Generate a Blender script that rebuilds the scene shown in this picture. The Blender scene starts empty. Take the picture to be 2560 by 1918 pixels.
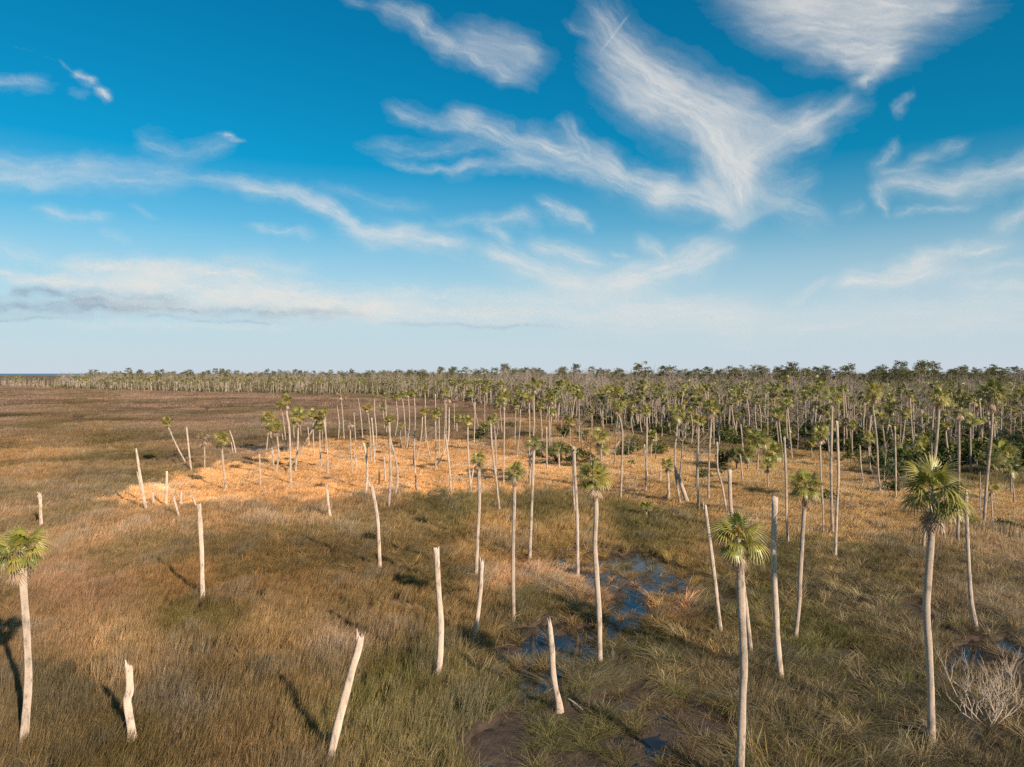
import bpy, math, random
import numpy as np
from mathutils import Vector

random.seed(7)
RNG = np.random.default_rng(11)
R = math.radians
sc = bpy.context.scene
col = sc.collection

# ------------------------------------------------------------------ camera
H = 15.0            # the drone hovers 15 m over the marsh
F = 1775.0          # focal length in photo pixels
CX, HOR = 1280.0, 934.0
cam = bpy.data.cameras.new('camera')
cam.sensor_width = 36.0
cam.lens = 36.0 * F / 2560.0
cam.shift_y = -25.0 / 2560.0
cam.clip_start = 0.5
cam.clip_end = 400000.0
camo = bpy.data.objects.new('camera', cam)
col.objects.link(camo)
camo.location = (0, 0, H)
camo.rotation_euler = (R(90), 0, 0)
sc.camera = camo

# ------------------------------------------------------------------ light
SUN_EL = R(27)
SUN_AZ = math.atan2(0.62, -0.78)          # clockwise from +Y: behind the camera, to the right
w = bpy.data.worlds.new('World')
sc.world = w
w.use_nodes = True
NT = w.node_tree
NT.nodes.clear()
SKY_K = 0.075
EXPOSURE = 0.65
EXPK = 2 ** EXPOSURE
SKY_TINT = (.06, .80, .92, 1)


def wn(t, **kw):
    n = NT.nodes.new(t)
    for k, v in kw.items():
        setattr(n, k, v)
    return n


def wl(a, b):
    NT.links.new(a, b)


def wmath(op, a, b=None, clamp=False):
    n = wn('ShaderNodeMath', operation=op, use_clamp=clamp)
    for i, v in enumerate((a, b)):
        if v is None:
            continue
        if isinstance(v, (int, float)):
            n.inputs[i].default_value = v
        else:
            wl(v, n.inputs[i])
    return n.outputs[0]


def build_world():
    sky = wn('ShaderNodeTexSky', sky_type='NISHITA', sun_disc=False)
    sky.sun_elevation = SUN_EL
    sky.sun_rotation = SUN_AZ
    sky.altitude = 0
    sky.air_density = 1.0
    sky.dust_density = 0.7
    sky.ozone_density = 2.2
    hs = wn('ShaderNodeHueSaturation')
    hs.inputs['Hue'].default_value = 0.478
    hs.inputs['Saturation'].default_value = 1.38
    hs.inputs['Value'].default_value = 1.0
    wl(sky.outputs[0], hs.inputs['Color'])

    tint = wn('ShaderNodeMix', data_type='RGBA', blend_type='MULTIPLY')
    tint.inputs['Factor'].default_value = 1.0
    wl(hs.outputs[0], tint.inputs['A'])
    tint.inputs['B'].default_value = SKY_TINT
    tc = wn('ShaderNodeTexCoord')
    sep = wn('ShaderNodeSeparateXYZ')
    wl(tc.outputs['Generated'], sep.inputs[0])
    el = wmath('ARCSINE', sep.outputs[2])
    # thin milky veil that thickens towards the horizon, all the way round
    veil = wn('ShaderNodeValToRGB')
    e = veil.color_ramp.elements
    for _ in range(3):
        e.new(.5)
    for i, (deg, v) in enumerate(((0, .94), (4.5, .80), (8.5, .48), (11.5, .18), (16, 0.0))):
        e[i].position = deg / 30.0
        e[i].color = (v, v, v, 1)
    wl(wmath('MULTIPLY', el, 1 / R(30), True), veil.inputs[0])
    mixv = wn('ShaderNodeMix', data_type='RGBA')
    wl(veil.outputs[0], mixv.inputs['Factor'])
    wl(tint.outputs['Result'], mixv.inputs['A'])
    mixv.inputs['B'].default_value = (.625 / EXPK / SKY_K, .69 / EXPK / SKY_K, .77 / EXPK / SKY_K, 1)
    # white cirrus added outside the view so skylight turns shadows less blue
    mp = wn('ShaderNodeMapping')
    mp.inputs['Scale'].default_value = (1.0, 1.6, 3.0)
    wl(tc.outputs['Generated'], mp.inputs['Vector'])
    nz = wn('ShaderNodeTexNoise')
    nz.inputs['Scale'].default_value = 2.6
    nz.inputs['Detail'].default_value = 5
    wl(mp.outputs[0], nz.inputs['Vector'])
    cl = wn('ShaderNodeMapRange', interpolation_type='SMOOTHSTEP')
    wl(nz.outputs[0], cl.inputs['Value'])
    cl.inputs['From Min'].default_value = .44
    cl.inputs['From Max'].default_value = .66
    cl.inputs['To Max'].default_value = .85
    az = wmath('ARCTAN2', sep.outputs[0], sep.outputs[1])
    out_ = wn('ShaderNodeMapRange', interpolation_type='SMOOTHSTEP')
    wl(wmath('ABSOLUTE', az), out_.inputs['Value'])
    out_.inputs['From Min'].default_value = R(44)
    out_.inputs['From Max'].default_value = R(62)
    mixc = wn('ShaderNodeMix', data_type='RGBA')
    wl(wmath('MULTIPLY', cl.outputs[0], out_.outputs[0]), mixc.inputs['Factor'])
    wl(mixv.outputs['Result'], mixc.inputs['A'])
    mixc.inputs['B'].default_value = (.72 / EXPK / SKY_K, .73 / EXPK / SKY_K, .74 / EXPK / SKY_K, 1)
    mixv = mixc
    bg = wn('ShaderNodeBackground')
    bg.inputs['Strength'].default_value = SKY_K
    wl(mixv.outputs['Result'], bg.inputs['Color'])
    out = wn('ShaderNodeOutputWorld')
    wl(bg.outputs[0], out.inputs['Surface'])


build_world()

sl = bpy.data.lights.new('sun', 'SUN')
sl.energy = 4.8
sl.angle = R(0.6)
sl.color = (1.0, 0.84, 0.66)
so = bpy.data.objects.new('sun', sl)
col.objects.link(so)
sd = Vector((math.sin(SUN_AZ) * math.cos(SUN_EL), math.cos(SUN_AZ) * math.cos(SUN_EL), math.sin(SUN_EL)))
so.rotation_euler = sd.to_track_quat('Z', 'Y').to_euler()
so.location = sd * 60

vs = sc.view_settings
vs.view_transform = 'Standard'
vs.look = 'None'
vs.exposure = EXPOSURE
vs.gamma = 1.0
vs.use_curve_mapping = False
cy = sc.cycles
cy.max_bounces = 5
cy.diffuse_bounces = 3
cy.glossy_bounces = 2
cy.transmission_bounces = 3
cy.transparent_max_bounces = 4
cy.caustics_reflective = False
cy.caustics_refractive = False
cy.use_denoising = False


# ------------------------------------------------------------------ helpers
def tag(o, label=None, cat=None, group=None, kind=None):
    if label:
        o['label'] = label
    if cat:
        o['category'] = cat
    if group:
        o['group'] = group
    if kind:
        o['kind'] = kind
    return o


def mkmesh(name, V, Fc, mats, smooth=True, midx=None, fattr=None):
    me = bpy.data.meshes.new(name)
    V = np.asarray(V, dtype=np.float32).reshape(-1, 3)
    me.from_pydata(V.tolist(), [], Fc)
    if not isinstance(mats, (list, tuple)):
        mats = [mats]
    for m in mats:
        me.materials.append(m)
    if midx is not None:
        me.polygons.foreach_set('material_index', np.asarray(midx, dtype=np.int32))
    if smooth:
        me.polygons.foreach_set('use_smooth', np.ones(len(Fc), dtype=bool))
    if fattr:
        for k, v in fattr.items():
            a = me.attributes.new(k, 'FLOAT', 'POINT')
            a.data.foreach_set('value', np.asarray(v, dtype=np.float32))
    me.update()
    return me


def link(name, me, parent=None, loc=(0, 0, 0), rot=(0, 0, 0), scl=(1, 1, 1)):
    o = bpy.data.objects.new(name, me)
    col.objects.link(o)
    if parent is not None:
        o.parent = parent
    o.location = loc
    o.rotation_euler = rot
    o.scale = scl
    return o


def smooth01(a, b, x):
    t = np.clip((x - a) / (b - a), 0, 1)
    return t * t * (3 - 2 * t)


def _hash(ix, iy, seed):
    h = (ix.astype(np.int64) * 374761393 + iy.astype(np.int64) * 668265263 + seed * 1442695041) & 0xffffffff
    h = ((h ^ (h >> 13)) * 1274126177) & 0xffffffff
    return ((h ^ (h >> 16)) & 0xffff) / 65535.0


def vnoise(x, y, seed=0):
    ix, iy = np.floor(x), np.floor(y)
    fx, fy = x - ix, y - iy
    fx = fx * fx * (3 - 2 * fx)
    fy = fy * fy * (3 - 2 * fy)
    a, b = _hash(ix, iy, seed), _hash(ix + 1, iy, seed)
    c, d = _hash(ix, iy + 1, seed), _hash(ix + 1, iy + 1, seed)
    return (a * (1 - fx) + b * fx) * (1 - fy) + (c * (1 - fx) + d * fx) * fy


def fbm(x, y, seed=0, oct=4):
    s, a, t = 0, 1.0, 0
    for i in range(oct):
        s = s + a * vnoise(x * 2 ** i + 17.3 * i, y * 2 ** i - 9.1 * i, seed + i)
        t += a
        a *= .5
    return s / t


def s2l(c):
    c = np.asarray(c, dtype=float) / 255.0
    return np.where(c <= .04045, c / 12.92, ((c + .055) / 1.055) ** 2.4)


def unproj(px, py, depth):
    return Vector(((px - CX) * depth / F, depth, H - (py - HOR) * depth / F))


def ground_at(px, py, z=0.0):
    d = (H - z) * F / (py - HOR)
    return unproj(px, py, d)


def proj(x, y, z=0.0):
    y = np.maximum(y, 1.0)
    return CX + x * F / y, HOR + (H - z) * F / y


TILE = {'A': (0, 880, .28933), 'B': (600, 880, .28933), 'C': (1200, 880, .28933), 'D': (1800, 880, .34358),
        'E': (0, 1250, .40302), 'F': (640, 1250, .40302), 'G': (1280, 1250, .40302), 'H': (1920, 1250, .40302)}


def T(t, x, y):
    ox, oy, s = TILE[t]
    return ox + x * s, oy + y * s


# ------------------------------------------------------------------ materials
def newmat(name):
    m = bpy.data.materials.new(name)
    m.use_nodes = True
    nt = m.node_tree
    nt.nodes.clear()
    return m, nt


def nd(nt, t, **kw):
    n = nt.nodes.new(t)
    for k, v in kw.items():
        setattr(n, k, v)
    return n


def ramp(nt, fac, stops):
    r = nd(nt, 'ShaderNodeValToRGB')
    e = r.color_ramp.elements
    while len(e) < len(stops):
        e.new(.5)
    for i, (p, c) in enumerate(stops):
        e[i].position = p
        e[i].color = (*c, 1)
    nt.links.new(fac, r.inputs[0])
    return r.outputs[0]


def mixrgb(nt, fac, a, b, blend='MIX'):
    m = nd(nt, 'ShaderNodeMix', data_type='RGBA', blend_type=blend)
    for k, v in (('Factor', fac), ('A', a), ('B', b)):
        if isinstance(v, (int, float)):
            m.inputs[k].default_value = v
        elif isinstance(v, tuple):
            m.inputs[k].default_value = (*v, 1)
        else:
            nt.links.new(v, m.inputs[k])
    return m.outputs['Result']


def leaf_out(nt, color, trans=.3, rough=.6, gloss=.0):
    d = nd(nt, 'ShaderNodeBsdfDiffuse')
    t = nd(nt, 'ShaderNodeBsdfTranslucent')
    nt.links.new(color, d.inputs['Color'])
    nt.links.new(color, t.inputs['Color'])
    mx = nd(nt, 'ShaderNodeMixShader')
    mx.inputs[0].default_value = trans
    nt.links.new(d.outputs[0], mx.inputs[1])
    nt.links.new(t.outputs[0], mx.inputs[2])
    res = mx.outputs[0]
    if gloss > 0:
        g = nd(nt, 'ShaderNodeBsdfGlossy')
        g.inputs['Roughness'].default_value = rough
        g.inputs['Color'].default_value = (1, 1, 1, 1)
        m2 = nd(nt, 'ShaderNodeMixShader')
        m2.inputs[0].default_value = gloss
        nt.links.new(res, m2.inputs[1])
        nt.links.new(g.outputs[0], m2.inputs[2])
        res = m2.outputs[0]
    o = nd(nt, 'ShaderNodeOutputMaterial')
    nt.links.new(res, o.inputs[0])


def attr(nt, name, kind='GEOMETRY'):
    a = nd(nt, 'ShaderNodeAttribute', attribute_type=kind, attribute_name=name)
    return a


def mat_grass():
    m, nt = newmat('marsh_grass')
    t = attr(nt, 'tint', 'INSTANCER')
    b = attr(nt, 'blade')
    c1 = mixrgb(nt, b.outputs['Fac'], (.40, .43, .36), (1.62, 1.56, 1.50))
    c = mixrgb(nt, 1.0, t.outputs['Color'], c1, 'MULTIPLY')
    leaf_out(nt, c, .22)
    return m


def mat_frond(name, g0, g1, g2, tipc, tipf):
    m, nt = newmat(name)
    oi = nd(nt, 'ShaderNodeObjectInfo')
    v = attr(nt, 'vary')
    add = nd(nt, 'ShaderNodeMath', operation='ADD')
    nt.links.new(oi.outputs['Random'], add.inputs[0])
    nt.links.new(v.outputs['Fac'], add.inputs[1])
    fr = nd(nt, 'ShaderNodeMath', operation='FRACT')
    nt.links.new(add.outputs[0], fr.inputs[0])
    c = ramp(nt, fr.outputs[0], [(0, g0), (.6, g1), (1, g2)])
    tp = attr(nt, 'tip')
    f = nd(nt, 'ShaderNodeMath', operation='MULTIPLY')
    nt.links.new(tp.outputs['Fac'], f.inputs[0])
    f.inputs[1].default_value = tipf
    c = mixrgb(nt, f.outputs[0], c, tipc)
    leaf_out(nt, c, .36, .45, .05)
    return m


def mat_trunk(name, c0, c1, c2, scale=1.0):
    m, nt = newmat(name)
    tc = nd(nt, 'ShaderNodeTexCoord')
    oi = nd(nt, 'ShaderNodeObjectInfo')
    n1 = nd(nt, 'ShaderNodeTexNoise')
    n1.inputs['Scale'].default_value = 1.3 * scale
    n1.inputs['Detail'].default_value = 6
    n1.inputs['Roughness'].default_value = .62
    nt.links.new(tc.outputs['Object'], n1.inputs['Vector'])
    mp = nd(nt, 'ShaderNodeMapping')
    mp.inputs['Scale'].default_value = (14, 14, 34)
    nt.links.new(tc.outputs['Object'], mp.inputs['Vector'])
    n2 = nd(nt, 'ShaderNodeTexNoise')
    n2.inputs['Scale'].default_value = .8 * scale
    n2.inputs['Detail'].default_value = 4
    nt.links.new(mp.outputs[0], n2.inputs['Vector'])
    mm = nd(nt, 'ShaderNodeMath', operation='MULTIPLY_ADD')
    nt.links.new(n2.outputs[0], mm.inputs[0])
    mm.inputs[1].default_value = .55
    nt.links.new(n1.outputs[0], mm.inputs[2])
    m3 = nd(nt, 'ShaderNodeMath', operation='MULTIPLY_ADD')
    nt.links.new(oi.outputs['Random'], m3.inputs[0])
    m3.inputs[1].default_value = .22
    nt.links.new(mm.outputs[0], m3.inputs[2])
    c = ramp(nt, m3.outputs[0], [(.50, c0), (.74, c1), (1.0, c2)])
    # lichen-grey and brown stains, ring scars
    n3 = nd(nt, 'ShaderNodeTexNoise')
    n3.inputs['Scale'].default_value = 2.7
    n3.inputs['Detail'].default_value = 5
    n3.inputs['Roughness'].default_value = .7
    mp3 = nd(nt, 'ShaderNodeMapping')
    mp3.inputs['Location'].default_value = (7, 3, 1)
    mp3.inputs['Scale'].default_value = (1.6, 1.6, .55)
    nt.links.new(tc.outputs['Object'], mp3.inputs['Vector'])
    nt.links.new(mp3.outputs[0], n3.inputs['Vector'])
    st = ramp(nt, n3.outputs[0], [(.37, (.58, .56, .55)), (.48, (1, 1, 1)), (.68, (1.14, 1.06, .99))])
    c = mixrgb(nt, 1.0, c, st, 'MULTIPLY')
    wv_ = nd(nt, 'ShaderNodeTexWave', bands_direction='Z')
    wv_.inputs['Scale'].default_value = 5.5
    wv_.inputs['Distortion'].default_value = 3.0
    wv_.inputs['Detail'].default_value = 2
    nt.links.new(tc.outputs['Object'], wv_.inputs['Vector'])
    rg_ = ramp(nt, wv_.outputs['Fac'], [(0, (.86, .85, .84)), (.35, (1, 1, 1)), (1, (1.02, 1.02, 1.02))])
    c = mixrgb(nt, 1.0, c, rg_, 'MULTIPLY')
    p = nd(nt, 'ShaderNodeBsdfDiffuse')
    p.inputs['Roughness'].default_value = .9
    nt.links.new(c, p.inputs['Color'])
    bp = nd(nt, 'ShaderNodeBump')
    bp.inputs['Strength'].default_value = .6
    bp.inputs['Distance'].default_value = .03
    nt.links.new(n2.outputs[0], bp.inputs['Height'])
    nt.links.new(bp.outputs[0], p.inputs['Normal'])
    o = nd(nt, 'ShaderNodeOutputMaterial')
    nt.links.new(p.outputs[0], o.inputs[0])
    return m


def mat_foliage(name, g0, g1, g2):
    m, nt = newmat(name)
    oi = nd(nt, 'ShaderNodeObjectInfo')
    v = attr(nt, 'vary')
    a = nd(nt, 'ShaderNodeMath', operation='MULTIPLY_ADD')
    nt.links.new(oi.outputs['Random'], a.inputs[0])
    a.inputs[1].default_value = .45
    nt.links.new(v.outputs['Fac'], a.inputs[2])
    c = ramp(nt, a.outputs[0], [(.1, g0), (.7, g1), (1.3 / 1.45, g2)])
    leaf_out(nt, c, .2)
    return m


def mat_ground():
    m, nt = newmat('marsh_mud')
    t = attr(nt, 'tint')
    tc = nd(nt, 'ShaderNodeTexCoord')
    n1 = nd(nt, 'ShaderNodeTexNoise')
    n1.inputs['Scale'].default_value = 1.7
    n1.inputs['Detail'].default_value = 8
    n1.inputs['Roughness'].default_value = .68
    nt.links.new(tc.outputs['Object'], n1.inputs['Vector'])
    n2 = nd(nt, 'ShaderNodeTexNoise')
    n2.inputs['Scale'].default_value = 9
    n2.inputs['Detail'].default_value = 6
    nt.links.new(tc.outputs['Object'], n2.inputs['Vector'])
    c = ramp(nt, n1.outputs[0], [(.3, (.62, .6, .6)), (.55, (1, 1, 1)), (.75, (1.35, 1.3, 1.25))])
    c = mixrgb(nt, 1.0, t.outputs['Color'], c, 'MULTIPLY')
    p = nd(nt, 'ShaderNodeBsdfPrincipled')
    nt.links.new(c, p.inputs['Base Color'])
    p.inputs['Specular IOR Level'].default_value = .22
    wet = attr(nt, 'wet')
    rg = nd(nt, 'ShaderNodeMapRange')
    nt.links.new(wet.outputs['Fac'], rg.inputs['Value'])
    rg.inputs['To Min'].default_value = .95
    rg.inputs['To Max'].default_value = .6
    nt.links.new(rg.outputs[0], p.inputs['Roughness'])
    bp = nd(nt, 'ShaderNodeBump')
    bp.inputs['Strength'].default_value = .8
    bp.inputs['Distance'].default_value = .06
    nt.links.new(n2.outputs[0], bp.inputs['Height'])
    nt.links.new(bp.outputs[0], p.inputs['Normal'])
    o = nd(nt, 'ShaderNodeOutputMaterial')
    nt.links.new(p.outputs[0], o.inputs[0])
    return m


def mat_water(name, base, rough, bscale, bstr, ior=1.45):
    m, nt = newmat(name)
    p = nd(nt, 'ShaderNodeBsdfPrincipled')
    p.inputs['Base Color'].default_value = (*base, 1)
    p.inputs['Roughness'].default_value = rough
    p.inputs['IOR'].default_value = ior
    tc = nd(nt, 'ShaderNodeTexCoord')
    n = nd(nt, 'ShaderNodeTexNoise')
    n.inputs['Scale'].default_value = bscale
    n.inputs['Detail'].default_value = 3
    nt.links.new(tc.outputs['Object'], n.inputs['Vector'])
    bp = nd(nt, 'ShaderNodeBump')
    bp.inputs['Strength'].default_value = bstr
    bp.inputs['Distance'].default_value = .01
    nt.links.new(n.outputs[0], bp.inputs['Height'])
    nt.links.new(bp.outputs[0], p.inputs['Normal'])
    o = nd(nt, 'ShaderNodeOutputMaterial')
    nt.links.new(p.outputs[0], o.inputs[0])
    return m


M = {}
M['grass'] = mat_grass()
M['ground'] = mat_ground()
M['water'] = mat_water('marsh_water', (.018, .015, .013), .04, 5, .15, 1.6)
M['sea'] = mat_water('sea_water', (.05, .085, .125), .35, .02, .3, 1.33)
STRAW = (.50, .36, .20)
M['frond'] = mat_frond('palm_frond', (.13, .165, .028), (.28, .285, .042), (.46, .38, .07), STRAW, .75)
M['frond_yellow'] = mat_frond('yellowing_palm_frond', (.17, .20, .025), (.34, .30, .04), (.46, .29, .05), STRAW, .7)
M['frond_dark'] = mat_frond('dark_palm_frond', (.085, .11, .024), (.19, .20, .038), (.33, .29, .06), STRAW, .6)  # darker green of the dark crowns
M['dead_frond'] = mat_frond('dead_palm_frond', (.30, .19, .11), (.46, .31, .20), (.56, .40, .27), (.6, .45, .3), .4)
M['trunk'] = mat_trunk('palm_bark', (.205, .162, .132), (.375, .298, .242), (.48, .39, .318))
M['snag'] = mat_trunk('weathered_palm_wood', (.27, .205, .165), (.46, .36, .292), (.55, .445, .365))
M['char'] = mat_trunk('charred_palm_wood', (.06, .05, .045), (.10, .085, .075), (.16, .13, .11))
M['bare'] = mat_trunk('grey_dead_wood', (.15, .125, .106), (.25, .21, .178), (.35, .295, .25), .5)
M['pine'] = mat_foliage('pine_needles', (.055, .064, .03), (.115, .12, .052), (.18, .165, .075))
M['shrub'] = mat_foliage('evergreen_leaves', (.034, .052, .018), (.07, .09, .028), (.12, .125, .04))
M['scrub'] = mat_foliage('scrub_leaves', (.075, .075, .04), (.13, .12, .06), (.19, .165, .09))
M['pine_bark'] = mat_trunk('pine_bark', (.13, .10, .08), (.21, .165, .135), (.28, .22, .18))


# ------------------------------------------------------------------ ground zones (laid out on the plain)
def poly(t, pts):
    return np.array([T(t, *p) for p in pts])


def inpoly(px, py, P):
    ins = np.zeros(px.shape, bool)
    n = len(P)
    j = n - 1
    for i in range(n):
        xi, yi = P[i]
        xj, yj = P[j]
        if yi != yj:
            c = ((yi > py) != (yj > py)) & (px < (xj - xi) * (py - yi) / (yj - yi) + xi)
            ins ^= c
        j = i
    return ins


POOLS = [poly('G', [(200, 335), (520, 315), (850, 335), (1130, 460), (1110, 580), (850, 560), (560, 570), (380, 470), (220, 430)]),
         poly('G', [(560, 640), (780, 590), (890, 700), (850, 770), (700, 840), (580, 840)]),
         poly('G', [(-130, 870), (-60, 800), (150, 780), (530, 790), (530, 950), (330, 1010), (260, 1120), (60, 1150), (-140, 1080)]),
         poly('H', [(1030, 960), (1200, 890), (1500, 860), (1640, 900), (1640, 1060), (1500, 1110), (1330, 1040), (1180, 1080)]),
         poly('H', [(1180, 1330), (1290, 1290), (1350, 1400), (1290, 1480), (1190, 1470)]),
         poly('A', [(1400, 900), (1560, 845), (1650, 890), (1610, 985), (1420, 985)]),
         poly('A', [(1780, 820), (2212, 815), (2420, 835), (2300, 885), (1850, 870)]),
         poly('A', [(1180, 930), (1380, 925), (1380, 985), (1200, 980)]),
         poly('C', [(-160, 1020), (60, 1010), (330, 1030), (350, 1110), (-100, 1110)]),
         poly('A', [(590, 558), (760, 558), (760, 600), (600, 605)]),
         poly('A', [(1745, 495), (1820, 485), (1830, 535), (1745, 540)])]
MUD = [poly('G', [(-330, 1657), (-300, 1500), (-200, 1420), (-60, 1330), (60, 1210), (200, 1220), (300, 1310), (560, 1210), (760, 1200), (960, 1260), (1230, 1300), (1330, 1380), (1360, 1500), (1280, 1657), (1250, 1850), (-350, 1850)]),
       poly('H', [(800, 640), (1000, 620), (1020, 800), (1230, 820), (1040, 880), (960, 800)])]
ORANGE = np.array([(190, 1262), (300, 1225), (414, 1190), (564, 1155), (643, 1138), (716, 1122), (820, 1096), (918, 1094), (1034, 1100),
                   (1092, 1094), (1240, 1096), (1370, 1098), (1480, 1062), (1576, 1110), (1700, 1120), (1850, 1140), (2075, 1150),
                   (2247, 1200), (2560, 1215), (2900, 1225), (2900, 1320), (2560, 1312), (2315, 1330), (2144, 1362), (1972, 1340),
                   (1800, 1312), (1750, 1275), (1663, 1272), (1547, 1250), (1430, 1233), (1316, 1239), (1150, 1243), (1034, 1240),
                   (947, 1248), (773, 1256), (492, 1268)], float)
ANCH = np.array([(50, 1000, 140, 112, 95), (400, 1020, 146, 116, 98), (700, 1040, 140, 112, 95), (1000, 1050, 136, 108, 92),
                 (150, 1080, 130, 104, 72), (300, 1130, 120, 98, 64), (60, 1160, 152, 116, 75), (250, 1200, 118, 98, 72),
                 (100, 1250, 108, 90, 66), (100, 1300, 150, 118, 84), (300, 1330, 152, 118, 82), (600, 1330, 146, 112, 75),
                 (900, 1300, 152, 120, 84), (1000, 1350, 150, 118, 78), (200, 1450, 142, 108, 78), (500, 1450, 142, 105, 62),
                 (700, 1400, 140, 105, 62), (900, 1500, 142, 112, 72), (1050, 1450, 125, 100, 60), (500, 1530, 96, 82, 45),
                 (150, 1600, 136, 105, 72), (700, 1600, 142, 112, 72), (850, 1600, 156, 126, 96), (300, 1650, 150, 118, 78),
                 (550, 1700, 112, 92, 60), (150, 1720, 96, 84, 62), (450, 1740, 108, 94, 76), (300, 1860, 96, 80, 45),
                 (600, 1850, 116, 92, 60), (800, 1700, 125, 100, 63), (900, 1750, 108, 98, 55), (1000, 1680, 100, 92, 50),
                 (1000, 1780, 112, 100, 64), (1150, 1250, 118, 104, 62), (1350, 1270, 104, 92, 54), (1550, 1300, 100, 90, 54),
                 (1600, 1400, 114, 105, 60), (1500, 1650, 112, 102, 70), (1600, 1600, 108, 100, 60), (1310, 1420, 212, 155, 105),
                 (1455, 1445, 200, 148, 98), (1570, 1470, 205, 150, 100), (1630, 1430, 195, 148, 88), (1685, 1505, 205, 150, 105),
                 (1240, 1345, 185, 142, 84), (1470, 1345, 170, 134, 76), (1400, 1340, 165, 130, 78), (1330, 1500, 108, 98, 62),
                 (1800, 1500, 105, 96, 56), (1950, 1400, 110, 96, 60), (2050, 1400, 150, 125, 85), (2200, 1420, 125, 105, 74),
                 (2350, 1400, 132, 108, 78), (2500, 1420, 152, 126, 95), (2150, 1500, 135, 118, 90), (2050, 1600, 105, 98, 55),
                 (2250, 1550, 118, 102, 75), (2000, 1680, 115, 102, 75), (2150, 1700, 100, 88, 65), (2000, 1800, 115, 100, 64),
                 (2200, 1850, 110, 98, 70), (2400, 1880, 116, 95, 64), (1900, 1880, 115, 98, 60), (1700, 1850, 100, 86, 60),
                 (2500, 1750, 112, 94, 70), (1400, 1780, 105, 100, 58), (1250, 1780, 108, 100, 66), (1900, 1200, 140, 112, 70),
                 (2400, 1150, 120, 104, 66), (1700, 1080, 140, 116, 78), (1400, 1060, 150, 118, 82), (1200, 1070, 132, 104, 84)], float)
ANC_L = s2l(ANCH[:, 2:])


def wetness(px, py):
    """1 inside the pools, .6 on the open mud, with ragged edges"""
    wx = px + (fbm(px * .03, py * .03, 3) - .5) * 46
    wy = py + (fbm(px * .03, py * .03, 5) - .5) * 30
    r = np.zeros(px.shape)
    sh = (py - HOR) / H          # one metre of height in pixels at that distance
    for P in MUD:
        r = np.maximum(r, .6 * (inpoly(wx, wy, P) | inpoly(wx, wy - .35 * sh, P)))
    for P in POOLS:
        far = P[:, 1].mean() < 1280
        qx, qy = (px, py) if far else (wx, wy)
        if far:
            r = np.maximum(r, .7 * inpoly(qx, qy, P))
        else:
            r = np.maximum(r, 1.0 * (inpoly(qx, qy, P) | inpoly(qx, qy - .3 * sh, P) | inpoly(qx, qy - .6 * sh, P)))
    return r


def grass_tint(px, py):
    n = len(px)
    out = np.zeros((n, 3))
    wx = px + (fbm(px * .012, py * .02, 21) - .5) * 120
    wy = py + (fbm(px * .012, py * .02, 25) - .5) * 46
    for i in range(0, n, 20000):
        s = slice(i, i + 20000)
        dx = wx[s, None] - ANCH[None, :, 0]
        dy = (wy[s, None] - ANCH[None, :, 1]) * 1.8
        wt = 1.0 / (dx * dx + dy * dy + 200.0) ** 1.7
        out[s] = (wt @ ANC_L) / wt.sum(1, keepdims=True)
    ox = px + (fbm(px * .03, py * .06, 31) - .5) * 40 + RNG.normal(0, 14, n)
    oy = py + (fbm(px * .03, py * .06, 35) - .5) * 26 + RNG.normal(0, 5, n) + np.clip(RNG.normal(0, 7, n), 0, 40)
    io = inpoly(ox, oy, ORANGE).astype(float)
    t = smooth01(900, 1900, px)[:, None]
    oc = s2l((198, 147, 91)) * (1 - t) + s2l((168, 133, 85)) * t
    pat = fbm(px * .02, py * .05, 41)
    oc = oc * (0.72 + .58 * pat)[:, None]
    spk = fbm(px * .11, py * .22, 47, 3)
    k = io * (.94 - .3 * smooth01(.55, .75, pat) * t[:, 0]) * smooth01(140, 330, px) * (1 - .38 * smooth01(.58, .72, spk))
    return out * (1 - k)[:, None] + oc * k[:, None], io


# ------------------------------------------------------------------ ground, water, sea
def axis(dense0, dense1, step, far0, far1, grow):
    a = list(np.arange(dense0, dense1, step))
    s = step
    x = dense1
    while x < far1:
        a.append(x)
        s *= grow
        x += s
    a.append(far1)
    s = step
    x = dense0 - s
    pre = []
    while x > far0:
        pre.append(x)
        s *= grow
        x -= s
    pre.append(far0)
    return np.array(pre[::-1] + a)


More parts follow.
